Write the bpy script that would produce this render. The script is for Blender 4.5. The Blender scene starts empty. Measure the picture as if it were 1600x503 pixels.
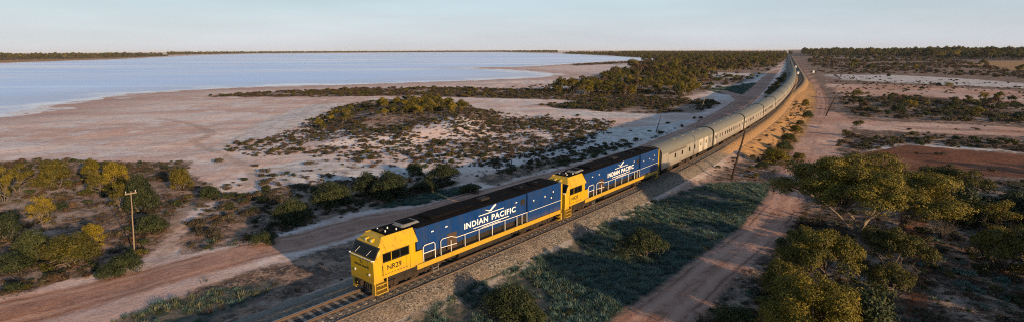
import bpy, math, random
import numpy as np
from mathutils import Vector, Matrix, Euler

R = math.radians
rng = np.random.default_rng(7)
random.seed(7)
SC = bpy.context.scene
COL = SC.collection

# ------------------------------------------------------------------ camera
CAM_H = 16.5                      # above the rail heads (z = 0)
FPX = 825.0                       # focal length for a 1600 px wide picture
ROLL = math.atan2(6.5, 1600)
PITCH = math.atan2((251.5 - 79.25) * math.cos(ROLL), FPX)
cd = bpy.data.cameras.new('camera')
cam = bpy.data.objects.new('camera', cd)
COL.objects.link(cam)
cd.sensor_width = 36.0
cd.lens = FPX / 1600 * 36.0
cd.clip_start = 0.5
cd.clip_end = 60000
cam.matrix_world = Matrix.Translation((0, 0, CAM_H)) @ Matrix.Rotation(R(90) - PITCH, 4, 'X') @ Matrix.Rotation(-ROLL, 4, 'Z')
SC.camera = cam

# ------------------------------------------------------------------ sky, sun, exposure
SUN_EL, SUN_AZ = R(11.0), R(137.0)           # azimuth clockwise from +Y
S = Vector((math.sin(SUN_AZ) * math.cos(SUN_EL), math.cos(SUN_AZ) * math.cos(SUN_EL), math.sin(SUN_EL)))
world = bpy.data.worlds.new('World')
SC.world = world
world.use_nodes = True
wn = world.node_tree
bg = wn.nodes['Background']
sky = wn.nodes.new('ShaderNodeTexSky')
sky.sky_type = 'NISHITA'
sky.sun_disc = False
sky.sun_elevation = SUN_EL
sky.sun_rotation = SUN_AZ
sky.altitude = 300
sky.air_density = 1.0
sky.dust_density = 0.6
sky.ozone_density = 1.5
# thin even high cloud: the clear-sky colours show through it only faintly
wtc = wn.nodes.new('ShaderNodeTexCoord'); wsx = wn.nodes.new('ShaderNodeSeparateXYZ'); wn.links.new(wtc.outputs['Generated'], wsx.inputs[0])
wrp = wn.nodes.new('ShaderNodeValToRGB'); wn.links.new(wsx.outputs[2], wrp.inputs[0])
wrp.color_ramp.elements[0].position = 0.0; wrp.color_ramp.elements[0].color = (.600, .630, .720, 1)
wrp.color_ramp.elements[1].position = 0.55; wrp.color_ramp.elements[1].color = (.16, .26, .40, 1)
we = wrp.color_ramp.elements.new(.09); we.color = (.510, .622, .705, 1)
wns = wn.nodes.new('ShaderNodeTexNoise'); wns.inputs['Scale'].default_value = 2.2; wns.inputs['Detail'].default_value = 5
wmp = wn.nodes.new('ShaderNodeMapping'); wmp.inputs['Scale'].default_value = (1, 1, 9); wn.links.new(wtc.outputs['Generated'], wmp.inputs[0]); wn.links.new(wmp.outputs[0], wns.inputs['Vector'])
wcl = wn.nodes.new('ShaderNodeMapRange'); wn.links.new(wns.outputs['Fac'], wcl.inputs[0])
for k_, v_ in enumerate((.35, .7, 5.2, 6.2)): wcl.inputs[k_ + 1].default_value = v_
wsc = wn.nodes.new('ShaderNodeVectorMath'); wsc.operation = 'SCALE'; wn.links.new(wrp.outputs[0], wsc.inputs[0]); wn.links.new(wcl.outputs[0], wsc.inputs['Scale'])
wmx = wn.nodes.new('ShaderNodeMix'); wmx.data_type = 'RGBA'; wmx.inputs[0].default_value = .88
wn.links.new(sky.outputs[0], wmx.inputs[6]); wn.links.new(wsc.outputs[0], wmx.inputs[7])
wn.links.new(wmx.outputs[2], bg.inputs[0])
bg.inputs[1].default_value = 0.13
sd_ = bpy.data.lights.new('sun', 'SUN')
sd_.energy = 5.0
sd_.angle = R(0.6)
sd_.color = (1.0, 0.67, 0.36)
sun = bpy.data.objects.new('sun', sd_)
COL.objects.link(sun)
sun.rotation_euler = S.to_track_quat('Z', 'Y').to_euler()
sun.location = (60, -60, 60)
SC.view_settings.view_transform = 'Standard'
SC.view_settings.look = 'None'
SC.view_settings.gamma = 1
SC.view_settings.use_curve_mapping = False
SC.view_settings.exposure = 0.5
SC.cycles.use_denoising = False
SC.cycles.filter_width = 1.05
SC.cycles.sample_clamp_indirect = 2
SC.cycles.max_bounces = 6
SC.cycles.transparent_max_bounces = 8

# ------------------------------------------------------------------ tracing rays of the survey photograph to the ground
CR, SR = math.cos(ROLL), math.sin(ROLL)
def rays(px, py):
    u = np.asarray(px, float) - 800; v = np.asarray(py, float) - 251.5
    a = u * CR - v * SR; b = u * SR + v * CR
    return a, FPX * math.cos(PITCH) - b * math.sin(PITCH), -(FPX * math.sin(PITCH) + b * math.cos(PITCH))
def G(px, py, z=-1.6):
    a, f, d = rays(px, py)
    t = (z - CAM_H) / d
    return a * t, f * t

# ------------------------------------------------------------------ railway centre line (arc length s, s = 0 at the leading nose)
KS = [-60, -15, 0, 22, 44, 68, 110, 150, 220, 300, 420, 4000]
KH = [44.0, 47.05, 48.78, 49.9, 51.66, 54.23, 56.67, 59.15, 60.71, 61.97, 62.9, 62.9]
TS = np.arange(-60, 3200, 0.5)
TH = np.radians(np.interp(TS, KS, KH))
TX = np.cumsum(np.cos(TH)) * .5; TY = np.cumsum(np.sin(TH)) * .5
i0 = 120
TX += -9.83 - TX[i0]; TY += 35.0 - TY[i0]
def tpos(s, off=0.0):
    """point at arc length s, off metres to the right of the line (towards the camera)"""
    x = np.interp(s, TS, TX); y = np.interp(s, TS, TY); h = np.interp(s, TS, TH)
    return x + off * np.sin(h), y - off * np.cos(h)
def thead(s): return float(np.interp(s, TS, TH))
_cs = np.concatenate([np.arange(0, 1000, 3), np.arange(1000, len(TS), 40)])
def tdist(x, y):
    """signed distance right of the line, and arc length"""
    x = np.atleast_1d(np.asarray(x, float)); y = np.atleast_1d(np.asarray(y, float))
    d = np.empty(len(x)); s = np.empty(len(x))
    cx, cy, ch, cs = TX[_cs], TY[_cs], TH[_cs], TS[_cs]
    for a in range(0, len(x), 20000):
        X = x[a:a+20000, None]; Y = y[a:a+20000, None]
        k = ((X - cx) ** 2 + (Y - cy) ** 2).argmin(1)
        dx = X[:, 0] - cx[k]; dy = Y[:, 0] - cy[k]
        along = dx * np.cos(ch[k]) + dy * np.sin(ch[k])
        d[a:a+20000] = dx * np.sin(ch[k]) - dy * np.cos(ch[k])
        s[a:a+20000] = cs[k] + along
    return d, s

# ------------------------------------------------------------------ outlines on the ground
def poly(pts, z=-1.6):
    p = np.array(pts, float)
    x, y = G(p[:, 0], p[:, 1], z)
    return np.stack([x, y], 1)
def psd(P, x, y):
    """signed distance, positive inside"""
    n = len(P); best = np.full(len(x), 1e18); ins = np.zeros(len(x), bool)
    for i in range(n):
        ax, ay = P[i]; bx, by = P[(i + 1) % n]
        ex, ey = bx - ax, by - ay
        t = np.clip(((x - ax) * ex + (y - ay) * ey) / (ex * ex + ey * ey + 1e-9), 0, 1)
        best = np.minimum(best, (x - ax - t * ex) ** 2 + (y - ay - t * ey) ** 2)
        c = (ay > y) != (by > y)
        with np.errstate(divide='ignore', invalid='ignore'):
            ins ^= c & (x < (bx - ax) * (y - ay) / (by - ay + 1e-12) + ax)
    return np.where(ins, 1, -1) * np.sqrt(best)
def lsd(P, x, y, hw):
    best = np.full(len(x), 1e18)
    for i in range(len(P) - 1):
        ax, ay = P[i]; bx, by = P[i + 1]
        ex, ey = bx - ax, by - ay
        t = np.clip(((x - ax) * ex + (y - ay) * ey) / (ex * ex + ey * ey + 1e-9), 0, 1)
        best = np.minimum(best, (x - ax - t * ex) ** 2 + (y - ay - t * ey) ** 2)
    return hw - np.sqrt(best)
def smooth_line(pts, z=-1.6, n=8):
    P = poly(pts, z); out = []
    for i in range(len(P) - 1):
        p0 = P[max(i - 1, 0)]; p1 = P[i]; p2 = P[i + 1]; p3 = P[min(i + 2, len(P) - 1)]
        for k in range(n):
            t = k / n
            out.append(.5 * ((2 * p1) + (-p0 + p2) * t + (2 * p0 - 5 * p1 + 4 * p2 - p3) * t * t + (-p0 + 3 * p1 - 3 * p2 + p3) * t ** 3))
    out.append(P[-1])
    return np.array(out)

LAKE = poly([(-900, 235), (-400, 205), (-150, 190), (0, 181), (40, 173), (62, 165), (110, 160), (200, 146.5), (300, 140), (420, 135), (560, 131.5),
             (700, 127), (800, 123), (858, 119.5), (864, 115.5), (822, 112), (798, 109.5), (735, 107.5), (740, 105.6), (800, 105), (832, 103.8), (891, 99.8), (954, 95.8),
             (1022, 93.6), (1020, 91.8), (954, 87.8), (871, 84), (780, 82.2), (600, 82.9), (400, 84.6), (300, 86.9), (262, 89), (180, 93.3),
             (60, 97), (0, 99.4), (-200, 106), (-900, 140)], -2.0)
ROADL = smooth_line([(-120, 530), (0, 492), (200, 444), (300, 417), (400, 392), (470, 378), (560, 353), (640, 336), (720, 317), (800, 296), (860, 278),
                     (930, 258), (1000, 237), (1060, 214), (1110, 191), (1145, 172), (1160, 160), (1152, 150), (1125, 142)])
ROADL2 = smooth_line([(1110, 191), (1150, 168), (1178, 145), (1200, 122), (1216, 106), (1228, 95), (1236, 88)])
ROADR = smooth_line([(985, 535), (1060, 470), (1120, 420), (1170, 380), (1205, 345), (1228, 305), (1243, 260), (1258, 220), (1270, 190), (1281, 170),
                     (1283, 150), (1274, 132), (1262, 114), (1253, 99), (1248, 90)])
PATHL = smooth_line([(248, 415), (262, 385), (275, 350), (300, 322), (345, 305), (385, 290), (395, 272), (365, 250), (330, 235), (300, 222)])
PATHL2 = smooth_line([(300, 222), (330, 210), (300, 195), (250, 186)])
Z = {}
Z['scrub'] = [poly(p) for p in (
    [(345, 237), (370, 222), (430, 212), (480, 190), (520, 170), (560, 160), (640, 155), (720, 162), (770, 175), (850, 185), (960, 190), (950, 210), (900, 235), (860, 250), (800, 262), (700, 262), (620, 250), (560, 250), (470, 240), (400, 247)],
    [(-90, 300), (0, 252), (100, 252), (250, 254), (300, 252), (290, 270), (330, 290), (345, 310), (300, 330), (262, 372), (200, 418), (100, 440), (0, 470), (-120, 500)],
    [(345, 310), (440, 292), (480, 285), (640, 270), (720, 285), (640, 315), (560, 330), (470, 353), (380, 380), (290, 400), (270, 375), (310, 340)],
    [(320, 151), (420, 145), (560, 139), (700, 137), (830, 141), (930, 136), (1000, 141), (1080, 150), (1060, 163), (980, 163), (880, 157), (760, 154), (640, 150.5), (500, 151.5), (380, 152.5)],
    [(860, 133), (930, 118), (1000, 104), (1040, 95), (1000, 91.5), (954, 87), (900, 84.3), (1238, 83), (1226, 96), (1200, 113), (1170, 127), (1130, 138), (1080, 150), (1000, 145), (930, 138)],
    [(830, 165), (930, 158), (1040, 158), (1110, 157), (1125, 163), (1090, 178), (1000, 178), (900, 172)],
    [(740, 285), (800, 262), (870, 245), (960, 222), (990, 226), (930, 248), (850, 268), (770, 290)],
    [(1262, 92), (1500, 95), (1600, 114), (1800, 120), (1700, 127), (1600, 124), (1450, 116), (1300, 116), (1270, 110)],
    [(1310, 150), (1400, 147), (1600, 160), (1800, 180), (1800, 200), (1600, 190), (1450, 185), (1340, 180), (1320, 165)],
    [(1320, 205), (1400, 203), (1600, 215), (1800, 226), (1800, 240), (1600, 232), (1450, 222), (1360, 228), (1330, 244), (1310, 228)],
    [(1230, 345), (1290, 300), (1420, 285), (1600, 280), (1800, 290), (1800, 560), (1000, 560), (1120, 470), (1200, 400)],
    [(1192, 150), (1215, 128), (1232, 105), (1240, 92), (1236, 108), (1232, 125), (1215, 145), (1200, 156)],
    [(-300, 100), (0, 95), (180, 91), (262, 88.2), (262, 87), (0, 86), (-300, 88)],
    [(890, 101.5), (960, 97.5), (1030, 95), (1040, 97), (960, 100.5), (900, 103.5)],
    [(150, 520), (300, 452), (400, 422), (480, 398), (570, 372), (640, 352), (760, 322), (840, 300), (840, 312), (700, 350), (590, 400), (540, 440), (470, 470), (420, 503), (400, 530)])]
Z['salt'] = [poly(p) for p in (
    [(850, 243), (890, 217), (950, 203), (1040, 195), (1085, 187), (1060, 203), (1000, 225), (930, 248)],
    [(1085, 113), (1140, 114), (1190, 116), (1180, 124), (1120, 124), (1095, 119)],
    [(390, 266), (470, 248), (560, 254), (640, 262), (690, 268), (640, 276), (540, 282), (450, 288)],
    [(400, 195), (430, 180), (480, 165), (545, 160), (500, 180), (440, 205), (380, 222), (330, 230)],
    [(1285, 117), (1400, 118), (1500, 123), (1600, 131), (1800, 142), (1600, 138), (1450, 132), (1320, 126)],
    [(1400, 140), (1500, 143), (1600, 150), (1800, 162), (1600, 154), (1480, 148)],
    [(860, 174), (950, 176), (1040, 180), (1000, 186), (900, 182)],
    [(1340, 222), (1500, 222), (1600, 232), (1500, 227), (1360, 234)],
    [(1085, 133), (1130, 132), (1150, 136), (1110, 139)])]
Z['pink'] = [poly(p) for p in (
    [(1225, 295), (1240, 220), (1265, 180), (1300, 172), (1335, 185), (1325, 205), (1310, 230), (1315, 262), (1270, 285)],
    [(1320, 183), (1400, 186), (1500, 190), (1600, 195), (1800, 202), (1800, 216), (1600, 208), (1450, 203), (1340, 198)],
    [(1290, 131), (1450, 134), (1600, 142), (1800, 152), (1800, 162), (1600, 160), (1450, 148), (1320, 148)])]
Z['red'] = [poly(p) for p in (
    [(1352, 232), (1420, 221), (1500, 228), (1600, 236), (1850, 245), (1850, 277), (1600, 273), (1500, 268), (1420, 262), (1345, 252)],
    [(1400, 192), (1600, 200), (1800, 207), (1600, 204), (1420, 197)],
    [(1380, 146.5), (1600, 157), (1800, 168), (1600, 159), (1400, 149.5)],
    [(1415, 300), (1440, 330), (1460, 420), (1440, 520), (1410, 520), (1425, 420), (1400, 330)])]
Z['grass'] = [poly(p) for p in (
    [(560, 560), (640, 498), (700, 466), (780, 427), (850, 398), (920, 366), (1000, 330), (1060, 304), (1110, 290), (1200, 287), (1214, 310), (1180, 345), (1120, 395), (1050, 445), (985, 497), (950, 540)],
    [(588, 327), (640, 308), (732, 290), (734, 302), (660, 318)],
    [(1105, 141), (1150, 152), (1165, 160), (1180, 148), (1198, 128), (1165, 132)],
    [(180, 500), (260, 472), (330, 455), (395, 445), (425, 440), (430, 450), (380, 475), (330, 510), (200, 530)])]
Z['gold'] = [poly(p) for p in ([(1500, 100), (1560, 96), (1600, 95.5), (1800, 97), (1800, 113), (1600, 111.5), (1550, 108)],
                               [(-300, 103), (0, 98.2), (180, 92.5), (262, 88.7), (180, 90.7), (0, 94.5), (-300, 98)])]

def lumps(x, y, sc, seed, n=9):
    r = np.random.default_rng(seed); o = np.zeros_like(x)
    for k in range(n):
        a = r.uniform(0, 6.283); f = sc * r.uniform(.5, 2.2); p = r.uniform(0, 6.283)
        o += np.sin((x * math.cos(a) + y * math.sin(a)) * f + p)
    return o / math.sqrt(n)
def sstep(a, b, v):
    t = np.clip((v - a) / (b - a), 0, 1); return t * t * (3 - 2 * t)

MOUND = poly([(470, 232), (520, 180), (600, 160), (700, 160), (800, 180), (780, 215), (650, 235), (540, 240)])
def height(x, y, fast=None):
    x = np.atleast_1d(np.asarray(x, float)); y = np.atleast_1d(np.asarray(y, float))
    d, s = fast if fast else tdist(x, y)
    ad = np.abs(d)
    bend = sstep(55, 95, s) * (1 - sstep(260, 330, s))
    floor = np.where(d > 0, -1.45 - .9 * bend, -1.55)
    toe = np.where(d > 0, 5.0 + 4.0 * bend, 7.0)
    z = floor + (-.85 - floor) * (1 - sstep(2.6, toe, ad))
    away = sstep(5, 14, ad)
    rough = sstep(1500, 300, y)
    z = z + away * rough * (.10 * lumps(x, y, .25, 1) + .05 * lumps(x, y, .9, 2))
    z = z + 1.5 * sstep(0, 14, psd(MOUND, x, y)) * (1 + .2 * lumps(x, y, .2, 3))
    lk = psd(LAKE, x, y)
    z = np.where(lk > -40, z + (-2.35 - z) * sstep(-40, 25, lk), z)
    return z
def place(px, py):
    px = np.atleast_1d(np.asarray(px, float)); py = np.atleast_1d(np.asarray(py, float))
    z = np.full(len(px), -1.6)
    for _ in range(4):
        x, y = G(px, py, z); z = height(x, y)
    return x, y, z
def spot(px, py):
    x, y, z = place(px, py); return float(x[0]), float(y[0]), float(z[0])

# ------------------------------------------------------------------ materials
MATS = {}
def nodes(m):
    m.use_nodes = True
    t = m.node_tree
    return t, t.nodes, t.links, t.nodes['Principled BSDF']
def noise_node(t, scale, detail=4, rough=.55, vec=None, dim='3D'):
    n = t.nodes.new('ShaderNodeTexNoise'); n.inputs['Scale'].default_value = scale
    n.inputs['Detail'].default_value = detail; n.inputs['Roughness'].default_value = rough
    if vec is not None: t.links.new(vec, n.inputs['Vector'])
    return n.outputs['Fac']
def mixc(t, fac, a, b, mode='MIX'):
    n = t.nodes.new('ShaderNodeMix'); n.data_type = 'RGBA'; n.blend_type = mode
    for sock, v in ((n.inputs[0], fac), (n.inputs[6], a), (n.inputs[7], b)):
        if isinstance(v, (int, float)): sock.default_value = v
        elif isinstance(v, tuple): sock.default_value = (*v, 1)
        else: t.links.new(v, sock)
    return n.outputs[2]
def maprange(t, v, a, b, c=0., d=1., smooth=False):
    n = t.nodes.new('ShaderNodeMapRange'); n.clamp = True
    if smooth: n.interpolation_type = 'SMOOTHSTEP'
    t.links.new(v, n.inputs[0])
    for i, q in enumerate((a, b, c, d)): n.inputs[i + 1].default_value = q
    return n.outputs[0]
def math_(t, op, a, b=None):
    n = t.nodes.new('ShaderNodeMath'); n.operation = op
    for i, v in enumerate((a, b)):
        if v is None: continue
        if isinstance(v, (int, float)): n.inputs[i].default_value = v
        else: t.links.new(v, n.inputs[i])
    return n.outputs[0]
def bump(t, h, strength, dist, bs):
    n = t.nodes.new('ShaderNodeBump'); n.inputs['Strength'].default_value = strength; n.inputs['Distance'].default_value = dist
    t.links.new(h, n.inputs['Height']); t.links.new(n.outputs[0], bs.inputs['Normal'])
def paint(name, col, rough=.5, metal=0., dirt=.25, dirtcol=(.10, .07, .05), scale=1.3, spec=.5, dust=False):
    """a painted or metal surface with dust and grime streaks"""
    m = bpy.data.materials.new(name); t, N, L, b = nodes(m)
    tc = N.new('ShaderNodeTexCoord')
    mp = N.new('ShaderNodeMapping'); mp.inputs['Scale'].default_value = (1.0, 1.0, .35); L.new(tc.outputs['Object'], mp.inputs[0])
    f = noise_node(t, scale, 8, .65, mp.outputs[0])
    g = noise_node(t, scale * 9, 3, .6, tc.outputs['Object'])
    k = maprange(t, math_(t, 'ADD', math_(t, 'MULTIPLY', f, .8), math_(t, 'MULTIPLY', g, .2)), .45, .75, 0, dirt)
    c1 = mixc(t, k, col, dirtcol)
    mp2 = N.new('ShaderNodeMapping'); mp2.inputs['Scale'].default_value = (3.5, 3.5, .22); L.new(tc.outputs['Object'], mp2.inputs[0])
    sk = noise_node(t, 1.4, 6, .7, mp2.outputs[0])
    c1 = mixc(t, math_(t, 'MULTIPLY', maprange(t, sk, .52, .66), dirt * .9), c1, tuple(v * .35 + .01 for v in dirtcol))
    sz = N.new('ShaderNodeSeparateXYZ'); L.new(tc.outputs['Object'], sz.inputs[0])
    low = maprange(t, math_(t, 'ADD', sz.outputs[2], math_(t, 'MULTIPLY', math_(t, 'SUBTRACT', sk, .5), 1.6)), 1.75, .75)
    c1 = mixc(t, math_(t, 'MULTIPLY', low, dirt * .8 if dust else 0.), c1, (.20, .135, .085))
    L.new(c1, b.inputs['Base Color'])
    L.new(maprange(t, f, .3, .7, max(rough - .12, .05), min(rough + .18, 1)), b.inputs['Roughness'])
    b.inputs['Metallic'].default_value = metal
    b.inputs['Specular IOR Level'].default_value = spec
    MATS[name] = m; return m
paint('yellow', (.52, .33, .005), .42, dirt=.42, dirtcol=(.20, .11, .03), dust=True)
paint('blue', (.0015, .036, .165), .45, dirt=.55, dirtcol=(.006, .018, .05), dust=True)
paint('black_roof', (.004, .004, .005), .9, dirt=.5, dirtcol=(.016, .013, .011), spec=.06)
paint('roof_grey', (.17, .17, .165), .6, dirt=.6)
paint('white', (.78, .78, .76), .5, dirt=.15)
paint('lettering_white', (.85, .85, .85), .45, dirt=.03)
paint('lettering_black', (.012, .012, .012), .5, dirt=.0)
paint('running_gear', (.030, .024, .020), .85, dirt=.6, dirtcol=(.085, .055, .036), scale=3, spec=.2)
paint('tank', (.020, .018, .017), .75, dirt=.5, dirtcol=(.07, .048, .032), scale=2, spec=.2)
paint('door_brown', (.06, .032, .018), .6, dirt=.4)
paint('stainless', (.56, .53, .475), .36, metal=.55, dirt=.7, dirtcol=(.22, .18, .13), scale=.8, dust=True)
paint('stainless_bright', (.58, .54, .46), .45, metal=.35, dirt=.15, dirtcol=(.35, .28, .2), scale=.8)
paint('coach_roof', (.14, .142, .124), .65, metal=.0, dirt=.55, dirtcol=(.15, .13, .105), scale=.6)
paint('bellows', (.02, .02, .021), .8, dirt=.3)
paint('timber', (.045, .032, .024), .95, dirt=.6, dirtcol=(.02, .015, .012), scale=4, spec=.1)
paint('grey_timber', (.24, .185, .135), .9, dirt=.6, dirtcol=(.12, .09, .07), scale=4)
paint('sleeper', (.24, .20, .165), .9, dirt=.6, dirtcol=(.08, .062, .05), scale=3)
paint('rail_side', (.085, .055, .04), .6, metal=.3, dirt=.5, dirtcol=(.13, .07, .04), scale=3)
paint('rail_top', (.45, .43, .40), .3, metal=.9, dirt=.2, scale=2)
paint('rust_rail', (.15, .105, .075), .85, metal=.0, dirt=.5, dirtcol=(.24, .18, .13), scale=2, spec=.2)
paint('porcelain', (.4, .39, .36), .2, dirt=.1)
paint('far_wall', (.62, .60, .56), .8, dirt=.2)
paint('far_roof', (.40, .41, .42), .5, dirt=.2)
m = bpy.data.materials.new('glass'); t, N, L, b = nodes(m); MATS['glass'] = m
b.inputs['Base Color'].default_value = (.005, .006, .006, 1); b.inputs['Roughness'].default_value = .15
b.inputs['Specular IOR Level'].default_value = .16
m = bpy.data.materials.new('coach_glass'); t, N, L, b = nodes(m); MATS['coach_glass'] = m
b.inputs['Base Color'].default_value = (.010, .010, .010, 1); b.inputs['Roughness'].default_value = .25
m = bpy.data.materials.new('headlight'); t, N, L, b = nodes(m); MATS['headlight'] = m
b.inputs['Base Color'].default_value = (.8, .8, .76, 1); b.inputs['Roughness'].default_value = .15

def leaf_mat(name, dark, mid, light, trans=.14):
    m = bpy.data.materials.new(name); m.use_nodes = True
    t = m.node_tree; N = t.nodes; L = t.links
    b = N['Principled BSDF']; out = N['Material Output']
    ge = N.new('ShaderNodeNewGeometry'); oi = N.new('ShaderNodeObjectInfo')
    rm = N.new('ShaderNodeValToRGB')
    rm.color_ramp.elements[0].position = .1; rm.color_ramp.elements[0].color = (*dark, 1)
    rm.color_ramp.elements[1].position = .95; rm.color_ramp.elements[1].color = (*light, 1)
    e = rm.color_ramp.elements.new(.5); e.color = (*mid, 1)
    f = noise_node(t, .9, 2, .5, ge.outputs['Position'])
    k = math_(t, 'ADD', math_(t, 'MULTIPLY', ge.outputs['Random Per Island'], .45), math_(t, 'MULTIPLY', oi.outputs['Random'], .35))
    k = math_(t, 'ADD', k, math_(t, 'MULTIPLY', maprange(t, f, .35, .65), .25))
    L.new(k, rm.inputs[0])
    L.new(rm.outputs[0], b.inputs['Base Color'])
    b.inputs['Roughness'].default_value = .6
    b.inputs['Specular IOR Level'].default_value = .25
    tr = N.new('ShaderNodeBsdfTranslucent'); L.new(rm.outputs[0], tr.inputs[0])
    mx = N.new('ShaderNodeMixShader'); mx.inputs[0].default_value = trans
    L.new(b.outputs[0], mx.inputs[1]); L.new(tr.outputs[0], mx.inputs[2]); L.new(mx.outputs[0], out.inputs[0])
    MATS[name] = m
leaf_mat('leaf_gum', (.020, .026, .006), (.075, .071, .010), (.25, .185, .018))
leaf_mat('leaf_gold', (.030, .033, .005), (.110, .092, .009), (.28, .20, .016))
leaf_mat('leaf_olive', (.022, .027, .006), (.062, .060, .009), (.17, .125, .016))
leaf_mat('leaf_dark', (.013, .021, .009), (.028, .040, .014), (.065, .074, .022))
leaf_mat('leaf_salt', (.028, .023, .016), (.056, .047, .030), (.12, .098, .055))
leaf_mat('leaf_brown', (.036, .022, .014), (.075, .047, .028), (.14, .088, .048))
leaf_mat('leaf_teal', (.030, .070, .062), (.066, .125, .108), (.15, .20, .16))
leaf_mat('leaf_grass', (.045, .062, .038), (.10, .12, .075), (.24, .22, .14))
m = bpy.data.materials.new('bark'); t, N, L, b = nodes(m); MATS['bark'] = m
ge = N.new('ShaderNodeNewGeometry')
L.new(mixc(t, maprange(t, noise_node(t, 3, 5, .6, ge.outputs['Position']), .4, .65), (.27, .22, .17), (.09, .065, .045)), b.inputs['Base Color'])
b.inputs['Roughness'].default_value = .85
m = bpy.data.materials.new('twig'); t, N, L, b = nodes(m); MATS['twig'] = m
ge = N.new('ShaderNodeNewGeometry')
L.new(mixc(t, noise_node(t, 4, 3, .6, ge.outputs['Position']), (.07, .055, .042), (.17, .14, .115)), b.inputs['Base Color'])
b.inputs['Roughness'].default_value = .9

# terrain: one material, the kinds of soil laid out by signed distances to their outlines
def terrain_mat():
    m = bpy.data.materials.new('terrain'); t, N, L, b = nodes(m)
    ge = N.new('ShaderNodeNewGeometry'); P = ge.outputs['Position']
    def attr(n):
        a = N.new('ShaderNodeAttribute'); a.attribute_name = n; return a.outputs['Fac']
    big = noise_node(t, .035, 5, .6, P); med = noise_node(t, .22, 7, .65, P); fine = noise_node(t, 1.6, 6, .7, P); grit = noise_node(t, 9, 4, .7, P)
    med2 = noise_node(t, .5, 7, .7, P)
    mp = N.new('ShaderNodeMapping'); mp.inputs['Rotation'].default_value = (0, 0, R(-40)); mp.inputs['Scale'].default_value = (.012, .06, 1); L.new(P, mp.inputs[0])
    streak = noise_node(t, 1.0, 6, .6, mp.outputs[0])
    edge = math_(t, 'ADD', math_(t, 'MULTIPLY', math_(t, 'SUBTRACT', med, .5), 3.2), math_(t, 'MULTIPLY', math_(t, 'SUBTRACT', fine, .5), 1.6))
    def mask(n, soft=.5, amt=1.0, shift=0.):
        v = math_(t, 'ADD', attr(n), math_(t, 'MULTIPLY', edge, amt))
        return maprange(t, v, -soft + shift, soft + shift, smooth=True)
    spk = noise_node(t, 3.2, 5, .75, P); blot = noise_node(t, .75, 6, .7, P); crust = noise_node(t, .11, 8, .7, P)
    dots = N.new('ShaderNodeTexVoronoi'); dots.inputs['Scale'].default_value = 1.1; L.new(P, dots.inputs['Vector'])
    dot = maprange(t, math_(t, 'ADD', dots.outputs['Distance'], math_(t, 'MULTIPLY', math_(t, 'SUBTRACT', spk, .5), .6)), .16, .08)
    # pale pink flats west of the line
    flat = mixc(t, maprange(t, streak, .40, .60), (.56, .375, .315), (.71, .57, .515))
    flat = mixc(t, math_(t, 'MULTIPLY', maprange(t, crust, .50, .58), .75), flat, (.70, .64, .63))
    flat = mixc(t, math_(t, 'MULTIPLY', maprange(t, blot, .53, .60), .5), flat, (.42, .265, .205))
    flat = mixc(t, math_(t, 'MULTIPLY', maprange(t, spk, .55, .64), .3), flat, (.22, .14, .10))
    # browner, littered soil east of the line
    east = mixc(t, maprange(t, med, .42, .58), (.11, .062, .042), (.26, .155, .112))
    east = mixc(t, maprange(t, blot, .50, .55), east, (.062, .042, .032))
    east = mixc(t, math_(t, 'MULTIPLY', maprange(t, spk, .54, .60), .8), east, (.40, .31, .26))
    east = mixc(t, maprange(t, med2, .58, .62), east, (.42, .35, .32))
    c = mixc(t, maprange(t, attr('east'), -3, 3), flat, east)
    lake_near = maprange(t, math_(t, 'ADD', attr('lake'), math_(t, 'MULTIPLY', math_(t, 'SUBTRACT', crust, .5), 60)), -45, -8, smooth=True)
    c = mixc(t, math_(t, 'MULTIPLY', lake_near, .6), c, (.40, .235, .19))
    rim = math_(t, 'ABSOLUTE', math_(t, 'ADD', math_(t, 'ADD', attr('lake'), 2.), math_(t, 'MULTIPLY', math_(t, 'SUBTRACT', crust, .5), 70)))
    c = mixc(t, math_(t, 'MULTIPLY', math_(t, 'MULTIPLY', maprange(t, rim, 6, 2.5), maprange(t, attr('lake'), -26, -12)), .9), c, (.78, .77, .78))
    # litter under the scrub
    litter = mixc(t, maprange(t, med2, .45, .56), (.105, .058, .037), (.31, .19, .135))
    litter = mixc(t, maprange(t, blot, .50, .545), litter, (.040, .029, .021))
    litter = mixc(t, math_(t, 'MULTIPLY', maprange(t, spk, .55, .60), .8), litter, (.36, .265, .205))
    litter = mixc(t, math_(t, 'MULTIPLY', maprange(t, crust, .52, .60), .6), litter, (.44, .33, .275))
    c = mixc(t, math_(t, 'MULTIPLY', mask('scrub', .5, 1.2), .92), c, litter)
    pinkc = mixc(t, maprange(t, streak, .38, .62), (.44, .235, .165), (.60, .42, .345))
    pinkc = mixc(t, math_(t, 'MULTIPLY', maprange(t, blot, .52, .60), .55), pinkc, (.26, .145, .10))
    c = mixc(t, mask('pink', .4), c, pinkc)
    saltc = mixc(t, maprange(t, med2, .44, .58), (.66, .63, .62), (.44, .37, .34))
    saltc = mixc(t, math_(t, 'MULTIPLY', maprange(t, spk, .55, .62), .5), saltc, (.25, .19, .16))
    c = mixc(t, math_(t, 'MULTIPLY', mask('salt', .5, 1.4), .88), c, saltc)
    redc = mixc(t, maprange(t, fine, .44, .60), (.125, .045, .023), (.18, .072, .038))
    redc = mixc(t, math_(t, 'MULTIPLY', maprange(t, crust, .50, .60), .5), redc, (.24, .11, .065))
    c = mixc(t, mask('red', .3, .8), c, redc)
    goldc = mixc(t, maprange(t, med, .42, .58), (.38, .23, .095), (.28, .145, .075))
    c = mixc(t, mask('gold', .4, .7), c, goldc)
    grassc = mixc(t, maprange(t, blot, .46, .56), (.045, .062, .052), (.15, .125, .10))
    c = mixc(t, mask('grass', .5, 1.1), c, grassc)
    roadc = mixc(t, maprange(t, streak, .40, .60), (.34, .175, .125), (.45, .26, .20))
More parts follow.
